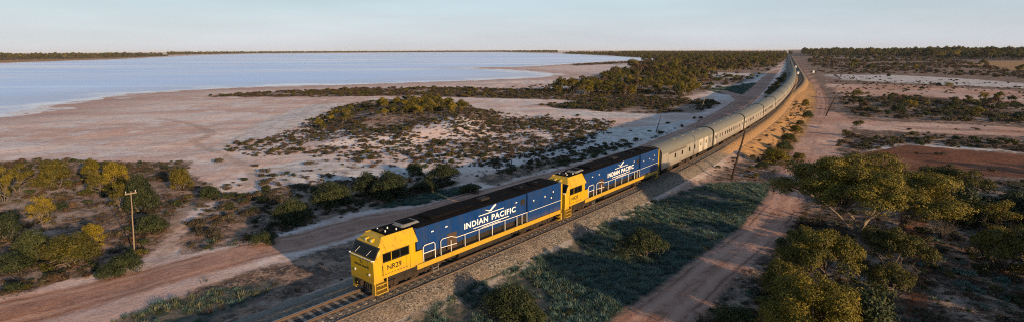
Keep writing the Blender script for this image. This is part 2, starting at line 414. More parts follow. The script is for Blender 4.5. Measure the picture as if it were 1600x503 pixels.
    roadc = mixc(t, math_(t, 'MULTIPLY', maprange(t, blot, .50, .58), .45), roadc, (.23, .115, .078))
    roadc = mixc(t, math_(t, 'MULTIPLY', maprange(t, spk, .56, .64), .5), roadc, (.52, .37, .30))
    # two worn wheel tracks, ruts and a rough crown
    rt = math_(t, 'ADD', attr('road'), math_(t, 'MULTIPLY', math_(t, 'SUBTRACT', med, .5), 1.2))
    wheel = math_(t, 'ABSOLUTE', math_(t, 'SUBTRACT', rt, 1.15))
    roadc = mixc(t, math_(t, 'MULTIPLY', maprange(t, wheel, .42, .12), .55), roadc, (.50, .31, .235))
    ruts = math_(t, 'ABSOLUTE', math_(t, 'SUBTRACT', rt, .55))
    roadc = mixc(t, math_(t, 'MULTIPLY', maprange(t, ruts, .20, .05), math_(t, 'MULTIPLY', maprange(t, crust, .42, .52), .7)), roadc, (.15, .085, .06))
    ruts2 = math_(t, 'ABSOLUTE', math_(t, 'SUBTRACT', rt, 1.75))
    roadc = mixc(t, math_(t, 'MULTIPLY', maprange(t, ruts2, .14, .03), math_(t, 'MULTIPLY', maprange(t, med, .45, .55), .5)), roadc, (.19, .10, .07))
    c = mixc(t, mask('road', .5, .8), c, roadc)
    c = mixc(t, math_(t, 'MULTIPLY', mask('pink', .4), .6), c, pinkc)
    pathc = mixc(t, maprange(t, fine, .44, .58), (.46, .33, .26), (.28, .18, .13))
    c = mixc(t, math_(t, 'MULTIPLY', mask('path', .5, .9), .6), c, pathc)
    orange = mixc(t, maprange(t, med2, .44, .58), (.52, .28, .105), (.34, .185, .085))
    orange = mixc(t, math_(t, 'MULTIPLY', maprange(t, blot, .51, .57), .7), orange, (.17, .105, .06))
    orange = mixc(t, math_(t, 'MULTIPLY', maprange(t, spk, .55, .62), .5), orange, (.60, .42, .24))
    c = mixc(t, mask('bank', .6, 1.2), c, orange)
    grav = mixc(t, maprange(t, grit, .40, .60), (.085, .075, .068), (.30, .265, .235))
    c = mixc(t, mask('gravel', .3, .5), c, grav)
    c = mixc(t, math_(t, 'MULTIPLY', mask('verge', .2, .8), .6), c, (.48, .42, .385))
    c = mixc(t, math_(t, 'MULTIPLY', maprange(t, grit, .56, .66), .3), c, (.05, .036, .026))
    L.new(c, b.inputs['Base Color'])
    b.inputs['Roughness'].default_value = .95
    b.inputs['Specular IOR Level'].default_value = .15
    h = math_(t, 'ADD', math_(t, 'MULTIPLY', fine, .5), math_(t, 'MULTIPLY', grit, .14))
    h = math_(t, 'ADD', h, math_(t, 'MULTIPLY', med2, .8))
    bump(t, h, .8, .22, b)
    MATS['terrain'] = m
terrain_mat()
m = bpy.data.materials.new('ballast'); t, N, L, b = nodes(m); MATS['ballast'] = m
ge = N.new('ShaderNodeNewGeometry'); P = ge.outputs['Position']
vo = N.new('ShaderNodeTexVoronoi'); vo.inputs['Scale'].default_value = 9; L.new(P, vo.inputs['Vector'])
sx = N.new('ShaderNodeSeparateColor'); L.new(vo.outputs['Color'], sx.inputs[0])
c = mixc(t, sx.outputs[0], (.045, .040, .036), (.27, .24, .21))
c = mixc(t, math_(t, 'MULTIPLY', maprange(t, noise_node(t, .35, 5, .6, P), .45, .60), .5), c, (.20, .15, .11))
c = mixc(t, math_(t, 'MULTIPLY', maprange(t, noise_node(t, .9, 4, .6, P), .5, .7), .6), c, (.07, .058, .05))
so = N.new('ShaderNodeAttribute'); so.attribute_name = 'oil'
c = mixc(t, math_(t, 'MULTIPLY', so.outputs['Fac'], .6), c, (.03, .025, .022))
sa = N.new('ShaderNodeAttribute'); sa.attribute_name = 'sunlit'  # orange of the low sun, painted into the ballast's right shoulder
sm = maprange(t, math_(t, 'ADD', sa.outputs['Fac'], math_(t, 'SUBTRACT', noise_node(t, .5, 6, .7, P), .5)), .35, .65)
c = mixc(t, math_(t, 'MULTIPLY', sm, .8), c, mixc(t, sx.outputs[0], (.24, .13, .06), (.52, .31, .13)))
L.new(c, b.inputs['Base Color']); b.inputs['Roughness'].default_value = .95; b.inputs['Specular IOR Level'].default_value = .15
bump(t, vo.outputs['Distance'], .9, .06, b)
m = bpy.data.materials.new('lake_water'); t, N, L, b = nodes(m); MATS['lake_water'] = m
ge = N.new('ShaderNodeNewGeometry'); P = ge.outputs['Position']
mp = N.new('ShaderNodeMapping'); mp.inputs['Rotation'].default_value = (0, 0, R(-8)); mp.inputs['Scale'].default_value = (.0022, .011, 1); L.new(P, mp.inputs[0])
st = noise_node(t, 1, 7, .62, mp.outputs[0])
at = N.new('ShaderNodeAttribute'); at.attribute_name = 'lake'
mp2 = N.new('ShaderNodeMapping'); mp2.inputs['Rotation'].default_value = (0, 0, R(-5)); mp2.inputs['Scale'].default_value = (.0008, .009, 1); L.new(P, mp2.inputs[0])
st2 = noise_node(t, 1.3, 8, .7, mp2.outputs[0])
shore = maprange(t, math_(t, 'ADD', at.outputs['Fac'], math_(t, 'MULTIPLY', math_(t, 'SUBTRACT', noise_node(t, .035, 7, .65, P), .5), 110)), 6, 20, 1, 0)
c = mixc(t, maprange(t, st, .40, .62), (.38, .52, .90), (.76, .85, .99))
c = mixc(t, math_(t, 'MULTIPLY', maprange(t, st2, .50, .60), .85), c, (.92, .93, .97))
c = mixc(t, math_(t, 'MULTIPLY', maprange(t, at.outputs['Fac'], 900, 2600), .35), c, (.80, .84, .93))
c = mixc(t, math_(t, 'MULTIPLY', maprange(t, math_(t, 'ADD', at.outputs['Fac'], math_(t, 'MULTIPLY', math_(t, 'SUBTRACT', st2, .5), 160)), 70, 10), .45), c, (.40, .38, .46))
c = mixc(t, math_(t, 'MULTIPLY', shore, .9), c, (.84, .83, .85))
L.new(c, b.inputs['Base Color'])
L.new(maprange(t, st, .35, .65, .22, .5), b.inputs['Roughness'])
b.inputs['Specular IOR Level'].default_value = .35
bump(t, noise_node(t, 1.2, 3, .5, P), .06, .05, b)

# ------------------------------------------------------------------ object helpers
def tag(o, label=None, cat=None, group=None, kind=None):
    if label: o['label'] = label
    if cat: o['category'] = cat
    if group: o['group'] = group
    if kind: o['kind'] = kind
    return o
def link(name, me, mat=None, parent=None):
    if mat:
        me.materials.clear(); me.materials.append(MATS[mat])
    o = bpy.data.objects.new(name, me); COL.objects.link(o)
    if parent: o.parent = parent
    return o
def empty(name, loc, rz=0.0):
    o = bpy.data.objects.new(name, None); COL.objects.link(o)
    o.location = loc; o.rotation_euler = (0, 0, rz); o.empty_display_size = .3
    return o
def fast_mesh(name, V, F):
    """V (n,3) array, F (m,k) array of equal sized faces"""
    V = np.asarray(V, np.float32); F = np.asarray(F, np.int32)
    me = bpy.data.meshes.new(name)
    me.vertices.add(len(V)); me.vertices.foreach_set('co', V.ravel())
    k = F.shape[1]
    me.loops.add(F.size); me.loops.foreach_set('vertex_index', F.ravel())
    me.polygons.add(len(F)); me.polygons.foreach_set('loop_start', np.arange(0, F.size, k, dtype=np.int32))
    me.update(calc_edges=True); me.validate()
    return me
class MB:
    def __init__(s): s.v = []; s.f = []
    def add(s, V, F):
        o = len(s.v); s.v += [tuple(p) for p in V]; s.f += [tuple(i + o for i in f) for f in F]; return s
    def box(s, x0, x1, y0, y1, z0, z1):
        V = [(x, y, z) for z in (z0, z1) for y in (y0, y1) for x in (x0, x1)]
        return s.add(V, [(0, 2, 3, 1), (4, 5, 7, 6), (0, 1, 5, 4), (2, 6, 7, 3), (0, 4, 6, 2), (1, 3, 7, 5)])
    def bbox(s, x0, x1, y0, y1, z0, z1, c=.03):
        """box with chamfered vertical and top edges"""
        a = [(x0 + c, y0), (x1 - c, y0), (x1, y0 + c), (x1, y1 - c), (x1 - c, y1), (x0 + c, y1), (x0, y1 - c), (x0, y0 + c)]
        cx, cy = (x0 + x1) / 2, (y0 + y1) / 2
        V = [(x, y, z0) for x, y in a] + [(x, y, z1 - c) for x, y in a]
        V += [(x + (c if x < cx else -c), y + (c if y < cy else -c), z1) for x, y in a]
        F = [tuple(range(7, -1, -1)), tuple(range(16, 24))]
        for k in (0, 8):
            for i in range(8): F.append((k + i, k + (i + 1) % 8, k + 8 + (i + 1) % 8, k + 8 + i))
        return s.add(V, F)
    def prism(s, pts, axis, a, b):
        """extrude a polygon along an axis"""
        n = len(pts)
        def P(p, q): return (q, p[0], p[1]) if axis == 'x' else ((p[0], q, p[1]) if axis == 'y' else (p[0], p[1], q))
        V = [P(p, a) for p in pts] + [P(p, b) for p in pts]
        F = [tuple(range(n - 1, -1, -1)), tuple(range(n, 2 * n))] + [(i, (i + 1) % n, n + (i + 1) % n, n + i) for i in range(n)]
        return s.add(V, F)
    def loft(s, rings, caps=True, closed=True):
        n = len(rings[0]); V = [p for r in rings for p in r]; F = []
        for k in range(len(rings) - 1):
            for i in range(n if closed else n - 1):
                F.append((k * n + i, k * n + (i + 1) % n, (k + 1) * n + (i + 1) % n, (k + 1) * n + i))
        if caps: F += [tuple(range(n - 1, -1, -1)), tuple(range((len(rings) - 1) * n, len(rings) * n))]
        return s.add(V, F)
    def tube(s, pts, rad, n=6):
        pts = [Vector(p) for p in pts]; rings = []
        if not hasattr(rad, '__len__'): rad = [rad] * len(pts)
        up = None
        for i, p in enumerate(pts):
            d = (pts[min(i + 1, len(pts) - 1)] - pts[max(i - 1, 0)]).normalized()
            a = d.orthogonal().normalized() if up is None else (up - d * up.dot(d))
            if a.length < 1e-4: a = d.orthogonal()
            a.normalize(); up = a
            b = d.cross(a)
            rings.append([tuple(p + (a * math.cos(6.28319 * k / n) + b * math.sin(6.28319 * k / n)) * rad[i]) for k in range(n)])
        return s.loft(rings)
    def cyl(s, c, r, h, axis='y', n=16):
        d = {'x': (1, 0, 0), 'y': (0, 1, 0), 'z': (0, 0, 1)}[axis]
        c = Vector(c); d = Vector(d)
        return s.tube([c - d * h / 2, c + d * h / 2], r, n)
    def mesh(s, name):
        me = bpy.data.meshes.new(name); me.from_pydata(s.v, [], s.f); me.update(); return me
    def build(s, name, mat, parent=None): return link(name, s.mesh(name), mat, parent)
def smooth(o, ang=40):
    o.data.polygons.foreach_set('use_smooth', [True] * len(o.data.polygons))
    o.data.set_sharp_from_angle(angle=R(ang)); return o
def children(o): return [c for c in o.children]
def copy_tree(o, parent=None, name=None):
    c = o.copy(); COL.objects.link(c); c.parent = parent
    if name: c.name = name
    for ch in o.children: copy_tree(ch, c)
    return c
def text_mesh(body, size, bold=0.0, spacing=1.0):
    cu = bpy.data.curves.new('txt', 'FONT'); cu.body = body; cu.size = size; cu.extrude = .004; cu.offset = bold
    cu.space_character = spacing; cu.align_x = 'CENTER'; cu.align_y = 'CENTER'; cu.resolution_u = 3
    ob = bpy.data.objects.new('txt', cu); COL.objects.link(ob)
    dg = bpy.context.evaluated_depsgraph_get(); dg.update()
    me = bpy.data.meshes.new_from_object(ob.evaluated_get(dg))
    bpy.data.objects.remove(ob); bpy.data.curves.remove(cu)
    return me

# ------------------------------------------------------------------ terrain
def axis_pts(a, b, step, lo, hi, g):
    mid = np.arange(a, b + 1e-6, step); l = [a]; st = step
    while l[-1] > lo: st *= g; l.append(l[-1] - st)
    h = [mid[-1]]; st = step
    while h[-1] < hi: st *= g; h.append(h[-1] + st)
    return np.concatenate([np.array(l[1:])[::-1], mid, np.array(h[1:])])
gx = axis_pts(-70, 95, .9, -16000, 16000, 1.055)
gy = axis_pts(26, 118, .9, -500, 26000, 1.038)
XX, YY = np.meshgrid(gx, gy); vx = XX.ravel(); vy = YY.ravel()
td = tdist(vx, vy)
vz = height(vx, vy, td)
d_, s_ = td
A = {}
def zone(name, amps=None):
    o = np.full(len(vx), -50.)
    for i, P in enumerate(Z[name]):
        far = np.hypot(P[:, 0], P[:, 1]).min()
        amp = max(1.0, min(far / 55.0, 14.0)) * (.8 if name in ('red', 'pink', 'gold') else 1)
        o = np.maximum(o, psd(P, vx, vy) / amp)
    A[name] = np.clip(o, -50, 50)
ZS = Z['scrub']; Z['scrub'] = [poly([(480, 205), (520, 175), (560, 162), (640, 156), (720, 163), (770, 176), (800, 190), (700, 195), (600, 205)])] + ZS[1:]
for k in ('scrub', 'salt', 'pink', 'red', 'grass', 'gold'): zone(k)
Z['scrub'] = ZS
A['lake'] = psd(LAKE, vx, vy)
A['road'] = np.maximum.reduce([lsd(ROADL, vx, vy, 2.7), lsd(ROADL2, vx, vy, 3.4), lsd(ROADR, vx, vy, 2.0)])
A['path'] = np.maximum(lsd(PATHL, vx, vy, .75), lsd(PATHL2, vx, vy, 1.0))
A['east'] = d_ - 3
inb = sstep(58, 80, s_) * (1 - sstep(300, 420, s_))
A['bank'] = (3.8 - np.abs(d_ - 6.4)) - (1 - inb) * 12
A['gravel'] = np.minimum(3.3 - d_, d_ + 5.4)
A['verge'] = np.where(s_ < 70, .45 - np.abs(d_ - 3.6 - .35 * np.sin(s_ * .25)), -5)
NX, NY = len(gx), len(gy)
jj, ii = np.meshgrid(np.arange(NY - 1), np.arange(NX - 1), indexing='ij')
q = (jj * NX + ii).ravel()
FA = np.stack([q, q + 1, q + NX + 1, q + NX], 1)
fr = A['road'][FA].mean(1) > 0
fp = (A['path'][FA].mean(1) > .2) & ~fr
V = np.stack([vx, vy, vz], 1)
def terrain_object(name, F):
    used, inv = np.unique(F, return_inverse=True)
    me = fast_mesh(name, V[used], inv.reshape(F.shape))
    for k, v in A.items():
        a = me.attributes.new(k, 'FLOAT', 'POINT'); a.data.foreach_set('value', v[used].astype(np.float32))
    me.polygons.foreach_set('use_smooth', [True] * len(me.polygons))
    return tag(link(name, me, 'terrain'), kind='structure')
terrain_object('ground', FA[~fr & ~fp])
terrain_object('dirt_road', FA[fr])
terrain_object('footpath', FA[fp])
# the lake: a sheet over the dip in the ground
lx = np.concatenate([np.linspace(-9000, -420, 60), np.linspace(-400, 700, 150), np.linspace(720, 2600, 30)])
ly = np.concatenate([np.linspace(90, 500, 130), np.linspace(510, 2000, 60), np.linspace(2050, 9000, 60)])
LX, LY = np.meshgrid(lx, ly); lxr, lyr = LX.ravel(), LY.ravel(); lsdv = psd(LAKE, lxr, lyr)
jj, ii = np.meshgrid(np.arange(len(ly) - 1), np.arange(len(lx) - 1), indexing='ij'); q = (jj * len(lx) + ii).ravel()
LF = np.stack([q, q + 1, q + len(lx) + 1, q + len(lx)], 1)
LF = LF[(lsdv[LF] > -25).any(1)]
used, inv = np.unique(LF, return_inverse=True)
me = fast_mesh('lake', np.stack([lxr, lyr, np.full(len(lxr), -2.08)], 1)[used], inv.reshape(LF.shape))
a = me.attributes.new('lake', 'FLOAT', 'POINT'); a.data.foreach_set('value', lsdv[used].astype(np.float32))
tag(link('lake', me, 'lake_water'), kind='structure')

# ------------------------------------------------------------------ the railway
def sweep(name, prof, srange, mat, parent=None, jit=0.0, closed=False, off=0.0):
    V_, n = [], len(prof)
    for s in srange:
        for o, z in prof:
            x, y = tpos(s, o + (off(s) if callable(off) else off)); V_.append((x, y, z))
    V_ = np.array(V_)
    if jit:
        V_[:, 2] += jit * (lumps(V_[:, 0], V_[:, 1], 2.1, 5) * .6 + rng.normal(0, .35, len(V_)))
    F = []
    for k in range(len(srange) - 1):
        for i in range(n if closed else n - 1):
            F.append((k * n + i, (k + 1) * n + i, (k + 1) * n + (i + 1) % n, k * n + (i + 1) % n))
    me = fast_mesh(name, V_, F)
    if mat == 'ballast':
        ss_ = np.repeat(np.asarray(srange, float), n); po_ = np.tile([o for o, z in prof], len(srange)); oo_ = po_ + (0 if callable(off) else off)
        sa_ = sstep(56, 84, ss_) * (1 - sstep(290, 420, ss_)) * sstep(.9, 2.2, oo_)  # painted warm light: sun-facing shoulder, along the bend only
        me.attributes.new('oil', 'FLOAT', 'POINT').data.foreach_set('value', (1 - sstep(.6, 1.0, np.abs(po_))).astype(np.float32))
        me.attributes.new('sunlit', 'FLOAT', 'POINT').data.foreach_set('value', sa_.astype(np.float32))
    return link(name, me, mat, parent)
near_s = np.concatenate([np.arange(-24, 60, .35), np.arange(60, 300, 1.5), np.arange(300, 3000, 20.)])
prof = [(-4.6, -1.45), (-3.5, -.72), (-2.7, -.42), (-2.1, -.22), (-1.6, -.19), (-1.25, -.195), (-.9, -.205), (-.5, -.2), (0, -.205), (.5, -.2), (.9, -.205), (1.25, -.195), (1.6, -.19), (2.1, -.23), (2.6, -.48), (3.2, -.86), (4.2, -1.6)]
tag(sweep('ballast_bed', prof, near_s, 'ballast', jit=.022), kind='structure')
track = empty('railway_track', (*tpos(0), -.2)); tag(track, kind='structure')
def rail_prof(c): return [(c - .035, -.003), (c + .035, -.003), (c + .035, -.045), (c + .012, -.06), (c + .012, -.13), (c + .07, -.158), (c - .07, -.158), (c - .012, -.13), (c - .012, -.06), (c - .035, -.045)]
rail_s = np.concatenate([np.arange(-24, 70, 1.5), np.arange(70, 450, 5.), np.arange(450, 3000, 40.)])
for c in (-.7525, .7525):
    r = sweep('rail', rail_prof(c), rail_s, 'rail_side', closed=True)
    h = sweep('rail_head', [(c - .032, .0), (c + .032, .0)], rail_s, 'rail_top')
    for o in (r,):
        o.parent = track; o.matrix_parent_inverse = track.matrix_world.inverted()
    bpy.context.view_layer.update()
    r.matrix_parent_inverse = Matrix.Translation(Vector(track.location)).inverted()
    h.parent = r
slm = MB().bbox(-.12, .12, -1.27, 1.27, -.30, -.155, .02).mesh('sleeper'); slm.materials.append(MATS['sleeper'])
inv_t = Matrix.Translation(Vector(track.location)).inverted()
for k in range(190):
    s = -22 + k * .64
    o = bpy.data.objects.new('sleeper', slm); COL.objects.link(o)
    x, y = tpos(s); o.location = (x, y, random.uniform(-.012, .004)); o.rotation_euler = (0, 0, thead(s) + random.gauss(0, .012))
    o.parent = track; o.matrix_parent_inverse = inv_t
# an old rail lying along the shoulder
lr = sweep('loose_rail', rail_prof(0), np.arange(-22, 75, 2.), 'rust_rail', closed=True, off=1.95)
lr.location.z = -.14
tag(lr, 'long rusty spare rail lying on the ballast shoulder beside the track', 'rail')
# second line beyond the bend
def sid_off(s_): return .4 + 4.5 * float(sstep(170, 330, np.array(s_)))
sid_s = np.concatenate([np.arange(165, 420, 5.), np.arange(420, 3000, 40.)])
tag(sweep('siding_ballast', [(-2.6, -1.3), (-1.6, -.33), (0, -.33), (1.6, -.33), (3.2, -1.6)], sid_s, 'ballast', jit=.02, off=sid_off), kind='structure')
sid = empty('siding_track', (*tpos(235, 2.0), -.3)); tag(sid, kind='structure')
for c in (-.7525, .7525):
    r = sweep('rail', [(o, z - .12) for o, z in rail_prof(c)], sid_s, 'rail_side', closed=True, off=sid_off)
    r.parent = sid; r.matrix_parent_inverse = Matrix.Translation(Vector(sid.location)).inverted()

# ------------------------------------------------------------------ locomotive (x forward, +y is the side in view, z = 0 rail head, q = metres behind the nose)
LL = 22.0
def X(q): return LL / 2 - q
def qbox(mb, q0, q1, y0, y1, z0, z1): return mb.box(X(q1), X(q0), y0, y1, z0, z1)
def bogie(parent, cx, axles, wb, r, mat='running_gear', name='bogie'):
    fr_ = MB()
    hl = wb * (axles - 1) / 2 + .75
    for sg in (-1, 1):
        y = sg * 1.02
        fr_.prism([(cx - hl, .52), (cx - hl + .25, .38), (cx + hl - .25, .38), (cx + hl, .52), (cx + hl, .70), (cx - hl, .70)], 'y', y - .08, y + .08)
        for k in range(axles):
            ax = cx + (k - (axles - 1) / 2) * wb
            fr_.box(ax - .2, ax + .2, y - .12 * 1, y + .14, .28, .66)           # axle box
            fr_.box(ax + .34, ax + .44, y - .06, y + .10, .22, .62)             # brake hanger
            if k < axles - 1: fr_.cyl((ax + wb / 2, y + .05 * sg, .50), .13, .34, 'z', 8)
        fr_.cyl((cx, y + sg * .16, .78), .05, hl * 1.5, 'x', 6)
    fr_.box(cx - hl * .8, cx + hl * .8, -.9, .9, .55, .8)
    b_ = fr_.build(name, mat, parent)
    w = MB().cyl((0, 0, 0), r, .13, 'y', 18).cyl((0, 0, 0), r + .025, .03, 'y', 18).mesh('wheel'); w.materials.append(MATS['running_gear'])
    for sg in (-1, 1):
        for k in range(axles):
            o = bpy.data.objects.new('wheel', w); COL.objects.link(o); o.parent = b_
            o.location = (cx + (k - (axles - 1) / 2) * wb, sg * .76, r)
    return b_
def handrail(parent, runs, posts, mat='white', r=.022, name='handrail'):
    mb = MB()
    for p in runs: mb.tube(p, r, 5)
    for p in posts: mb.tube(p, r * .9, 5)
    return mb.build(name, mat, parent)
BIRD = [(-.62, .34), (-.34, .06), (-.12, -.10), (.06, -.14), (.20, .02), (.42, .26), (.66, .52), (.52, .52), (.62, .66), (.40, .58), (.14, .28), (.04, .12), (-.10, .02), (-.34, .16)]
def make_locomotive():
    L_ = empty('locomotive', (0, 0, 0))
    # frame and sill
    mb = MB(); qbox(mb, .9, 21.9, -1.42, 1.42, .95, 1.22); mb.build('underframe', 'tank', L_)
    for sg in (-1, 1):
        mb = MB(); qbox(mb, 3.6, 21.7, min(sg * 1.43, sg * 1.49), max(sg * 1.43, sg * 1.49), .90, 1.27)
        mb.build('sill', 'yellow', L_)
        mb = MB(); qbox(mb, 3.7, 21.6, min(sg * .9, sg * 1.47), max(sg * .9, sg * 1.47), 1.275, 1.32); mb.build('walkway', 'tank', L_)
    # cab as a lofted shell
    def sec(q, hw, zs, zt, yt, z0=1.22):
        return [(X(q), y, z) for y, z in ((-hw, z0), (hw, z0), (hw, 1.9), (hw, zs), (yt, zt), (-yt, zt), (-hw, zs), (-hw, 1.9))]
    cabm = MB().loft([sec(-.02, 1.36, 2.45, 2.60, 1.30), sec(.12, 1.44, 2.50, 2.64, 1.36), sec(.26, 1.45, 2.78, 2.95, 1.32), sec(.52, 1.46, 3.04, 3.50, 1.26), sec(.60, 1.47, 3.05, 3.54, 1.24), sec(1.02, 1.46, 3.06, 3.93, .94), sec(1.5, 1.46, 3.06, 3.98, .88), sec(3.45, 1.46, 3.06, 3.98, .88)])
    cab = cabm.build('cab', 'yellow', L_)
    # overhanging eave on the cab roof, grooves and rear quarter
    for sg in (-1, 1):
        mb = MB(); mb.prism([(sg * 1.47, 3.03), (sg * 1.52, 3.07), (sg * .92, 4.0), (sg * .86, 3.96)], 'x', X(3.75), X(1.0)); mb.build('roof_panel', 'yellow', cab)
        mb = MB(); qbox(mb, 3.45, 4.15, min(sg * 1.0, sg * 1.47), max(sg * 1.0, sg * 1.47), 1.28, 2.30); mb.build('rear_quarter', 'yellow', L_)
        mb = MB(); qbox(mb, 3.36, 3.5, min(sg * 1.10, sg * 1.475), max(sg * 1.10, sg * 1.475), 2.3, 3.04); mb.build('door_post', 'yellow', cab)
        mb = MB(); qbox(mb, 3.47, 4.14, min(sg * 1.0, sg * 1.45), max(sg * 1.0, sg * 1.45), 2.303, 2.33); mb.build('landing', 'tank', L_)
        # black window band with three panes
        mb = MB(); qbox(mb, .62, 2.95, min(sg * 1.455, sg * 1.468), max(sg * 1.455, sg * 1.468), 2.34, 3.0); band = mb.build('window_band', 'lettering_black', cab)
        for a, b2 in ((.70, 1.34), (1.44, 2.10), (2.20, 2.86)):
            mb = MB(); qbox(mb, a, b2, min(sg * 1.46, sg * 1.476), max(sg * 1.46, sg * 1.476), 2.42, 2.94); mb.build('side_window', 'glass', band)
        mb = MB(); qbox(mb, 1.37, 1.41, min(sg * 1.47, sg * 1.50), max(sg * 1.47, sg * 1.50), 2.36, 2.99); mb.build('window_pillar', 'yellow', band)
        mb = MB(); qbox(mb, .62, 2.95, min(sg * 1.468, sg * 1.485), max(sg * 1.468, sg * 1.485), 2.28, 2.335); mb.build('window_sill', 'yellow', band)
        # side door grooves and handrails
        mb = MB()
        for qd in (3.0,): qbox(mb, qd, qd + .02, min(sg * 1.455, sg * 1.466), max(sg * 1.455, sg * 1.466), 1.3, 3.0)
        mb.build('panel_joint', 'tank', cab)
        handrail(L_, [[(X(.62), sg * 1.53, 1.45), (X(.62), sg * 1.53, 2.2)]], [], 'lettering_black', .016, 'grab_rail')
        # mud streaks: the lower edge vents
        for k in range(9):
            mb = MB(); qbox(mb, .55 + k * .26, .72 + k * .26, min(sg * 1.455, sg * 1.467), max(sg * 1.455, sg * 1.467), 1.46, 1.50); mb.build('louvre', 'tank', cab)
    # windscreen: dark surround and two panes on the raked front
    fx = [(.075, 2.66), (.70, 3.40)]
    def raked(y0, y1, a, b2, off):
        p = []
        for t_ in (a, b2):
            q_ = .12 + (.50 - .12) * t_; z_ = 2.655 + (3.47 - 2.655) * t_
            for y in (y0, y1):
                q2 = q_ + .0
                p.append((X(q2) + off * .90, y, z_ + off * .43))
        return p
    mb = MB()
    ws = raked(-1.36, 1.36, 0, 1, .03) + raked(-1.36, 1.36, 0, 1, -.12)
    mb.add(ws, [(0, 1, 3, 2), (4, 6, 7, 5), (0, 4, 5, 1), (2, 3, 7, 6), (0, 2, 6, 4), (1, 5, 7, 3)])
    wsr = mb.build('windscreen', 'lettering_black', cab)
    for y0, y1 in ((-1.28, -.05), (.05, 1.28)):
        mb = MB(); p = raked(y0, y1, .10, .90, .045) + raked(y0, y1, .10, .90, .02)
        mb.add(p, [(0, 1, 3, 2), (4, 6, 7, 5), (0, 4, 5, 1), (2, 3, 7, 6), (0, 2, 6, 4), (1, 5, 7, 3)])
        mb.build('pane', 'glass', wsr)
        mb = MB(); mb.tube([raked(y0 + .35, y1, .12, .8, .07)[0], raked(y0 + .7, y1, .12, .62, .07)[2]], .014, 4); mb.build('wiper', 'white', wsr)
    # corner windows between screen and side
    # brow with headlights
    for y in (-.32, .32):
        mb = MB(); mb.tube([(X(1.0), y, 3.70), (X(.60), y, 3.67)], .13, 12); h_ = mb.build('headlight_housing', 'yellow', cab)
        mb = MB(); mb.tube([(X(.62), y, 3.67), (X(.585), y, 3.668)], .10, 12); mb.build('headlight', 'headlight', h_)
    for y in (-.85, .85):
        mb = MB(); mb.tube([(X(.03), y, 1.55), (X(-.06), y, 1.55)], .09, 10); mb.build('ditch_light', 'headlight', cab)
    # white handrail under the windscreen
    handrail(cab, [[(X(.05), -1.42, 2.68), (X(-.12), -1.36, 2.70), (X(-.12), 1.36, 2.70), (X(.05), 1.42, 2.68)]],
             [[(X(-.12), y, 2.70), (X(-.01), y, 2.56)] for y in (-1.2, -.8, -.4, 0, .4, .8, 1.2)], 'white', .026, 'nose_rail')
    # nose lettering and emblem
    for body, y in (('INDIAN', -.47), ('PACIFIC', .47)):
        me = text_mesh(body, .20, .004, 1.15); o = link('nose_lettering', me, 'lettering_black', cab)
        o.matrix_local = Matrix(((0, 0, 1, X(-.028)), (1, 0, 0, y), (0, 1, 0, 2.02), (0, 0, 0, 1)))
    mb = MB(); mb.prism([(-x * .30, z * .30 + 2.25) for x, z in BIRD], 'x', X(-.018), X(-.032)); mb.build('nose_emblem', 'lettering_black', cab)
    # pilot, buffer beam and steps
    mb = MB(); mb.box(X(.75), X(-.05), -1.36, 1.36, .96, 1.20); pil = mb.build('buffer_beam', 'yellow', L_)
    mb = MB(); mb.prism([(-.95, .16), (.95, .16), (1.15, .9), (-1.15, .9)], 'x', X(.62), X(.38)); mb.build('pilot_plate', 'running_gear', L_)
    for sg in (-1, 1):
        mb = MB()
        a, b2 = min(sg * 1.0, sg * 1.46), max(sg * 1.0, sg * 1.46)
        mb.box(X(1.02), X(.94), a, b2, .12, 1.22)
        mb.box(X(.10), X(.02), min(sg * .98, sg * 1.34), max(sg * .98, sg * 1.34), .12, .95)
        mb.box(X(.94), X(.10), min(sg * .98, sg * 1.05), max(sg * .98, sg * 1.05), .12, .92)
        st_ = mb.build('step_well', 'yellow', L_)
        for z_ in (.14, .46, .80):
            mb = MB(); mb.box(X(.935), X(.105), min(sg * 1.05, sg * 1.44), max(sg * 1.05, sg * 1.44), z_, z_ + .07); mb.build('step', 'yellow', st_)
        for z_ in (.23, .56): 
            mb = MB(); mb.box(X(.90), X(.14), min(sg * 1.055, sg * 1.07), max(sg * 1.055, sg * 1.07), z_, z_ + .2); mb.build('riser', 'tank', st_)
    mb = MB(); mb.box(X(.2), X(-.28), -.11, .11, .72, .98); mb.box(X(-.1), X(-.32), -.17, .17, .66, 1.02); mb.build('coupler', 'running_gear', L_)
    for y in (-.85, -.65, -.45, .45, .65, .85):
        mb = MB(); mb.tube([(X(.05), y, .98), (X(-.10), y, .85), (X(-.08), y * .96, .5), (X(.1), y * .9, .42)], .028, 6); mb.build('air_hose', 'bellows', L_)
    # numbers
    for sg in (-1, 1):
        me = text_mesh('NR29', .52, .008, 1.0); o = link('running_number', me, 'lettering_black', L_)
        c_, s2 = (-1, 1) if sg > 0 else (1, -1)
        o.matrix_local = Matrix(((c_, 0, 0, X(1.62)), (0, 0, s2, sg * 1.466), (0, 1, 0, 1.88), (0, 0, 0, 1)))
    # black cab roof, air conditioner, horns, antennas
    mb = MB(); mb.box(X(3.7), X(1.45), -.90, .90, 3.985, 4.03); mb.build('cab_roof', 'black_roof', cab)
    mb = MB(); mb.bbox(X(4.75), X(3.05), -.62, .62, 4.035, 4.20, .12); ac = mb.build('air_conditioner', 'roof_grey', L_)
    mb = MB(); mb.box(X(4.45), X(3.35), -.42, .42, 4.203, 4.22); mb.build('grille', 'black_roof', ac)
    for q_, y in ((1.75, -.5), (1.8, .35), (2.35, -.15), (2.6, .55)):
        mb = MB(); mb.cyl((X(q_), y, 4.09), .05, .14, 'z', 8); mb.build('antenna', 'white', cab)
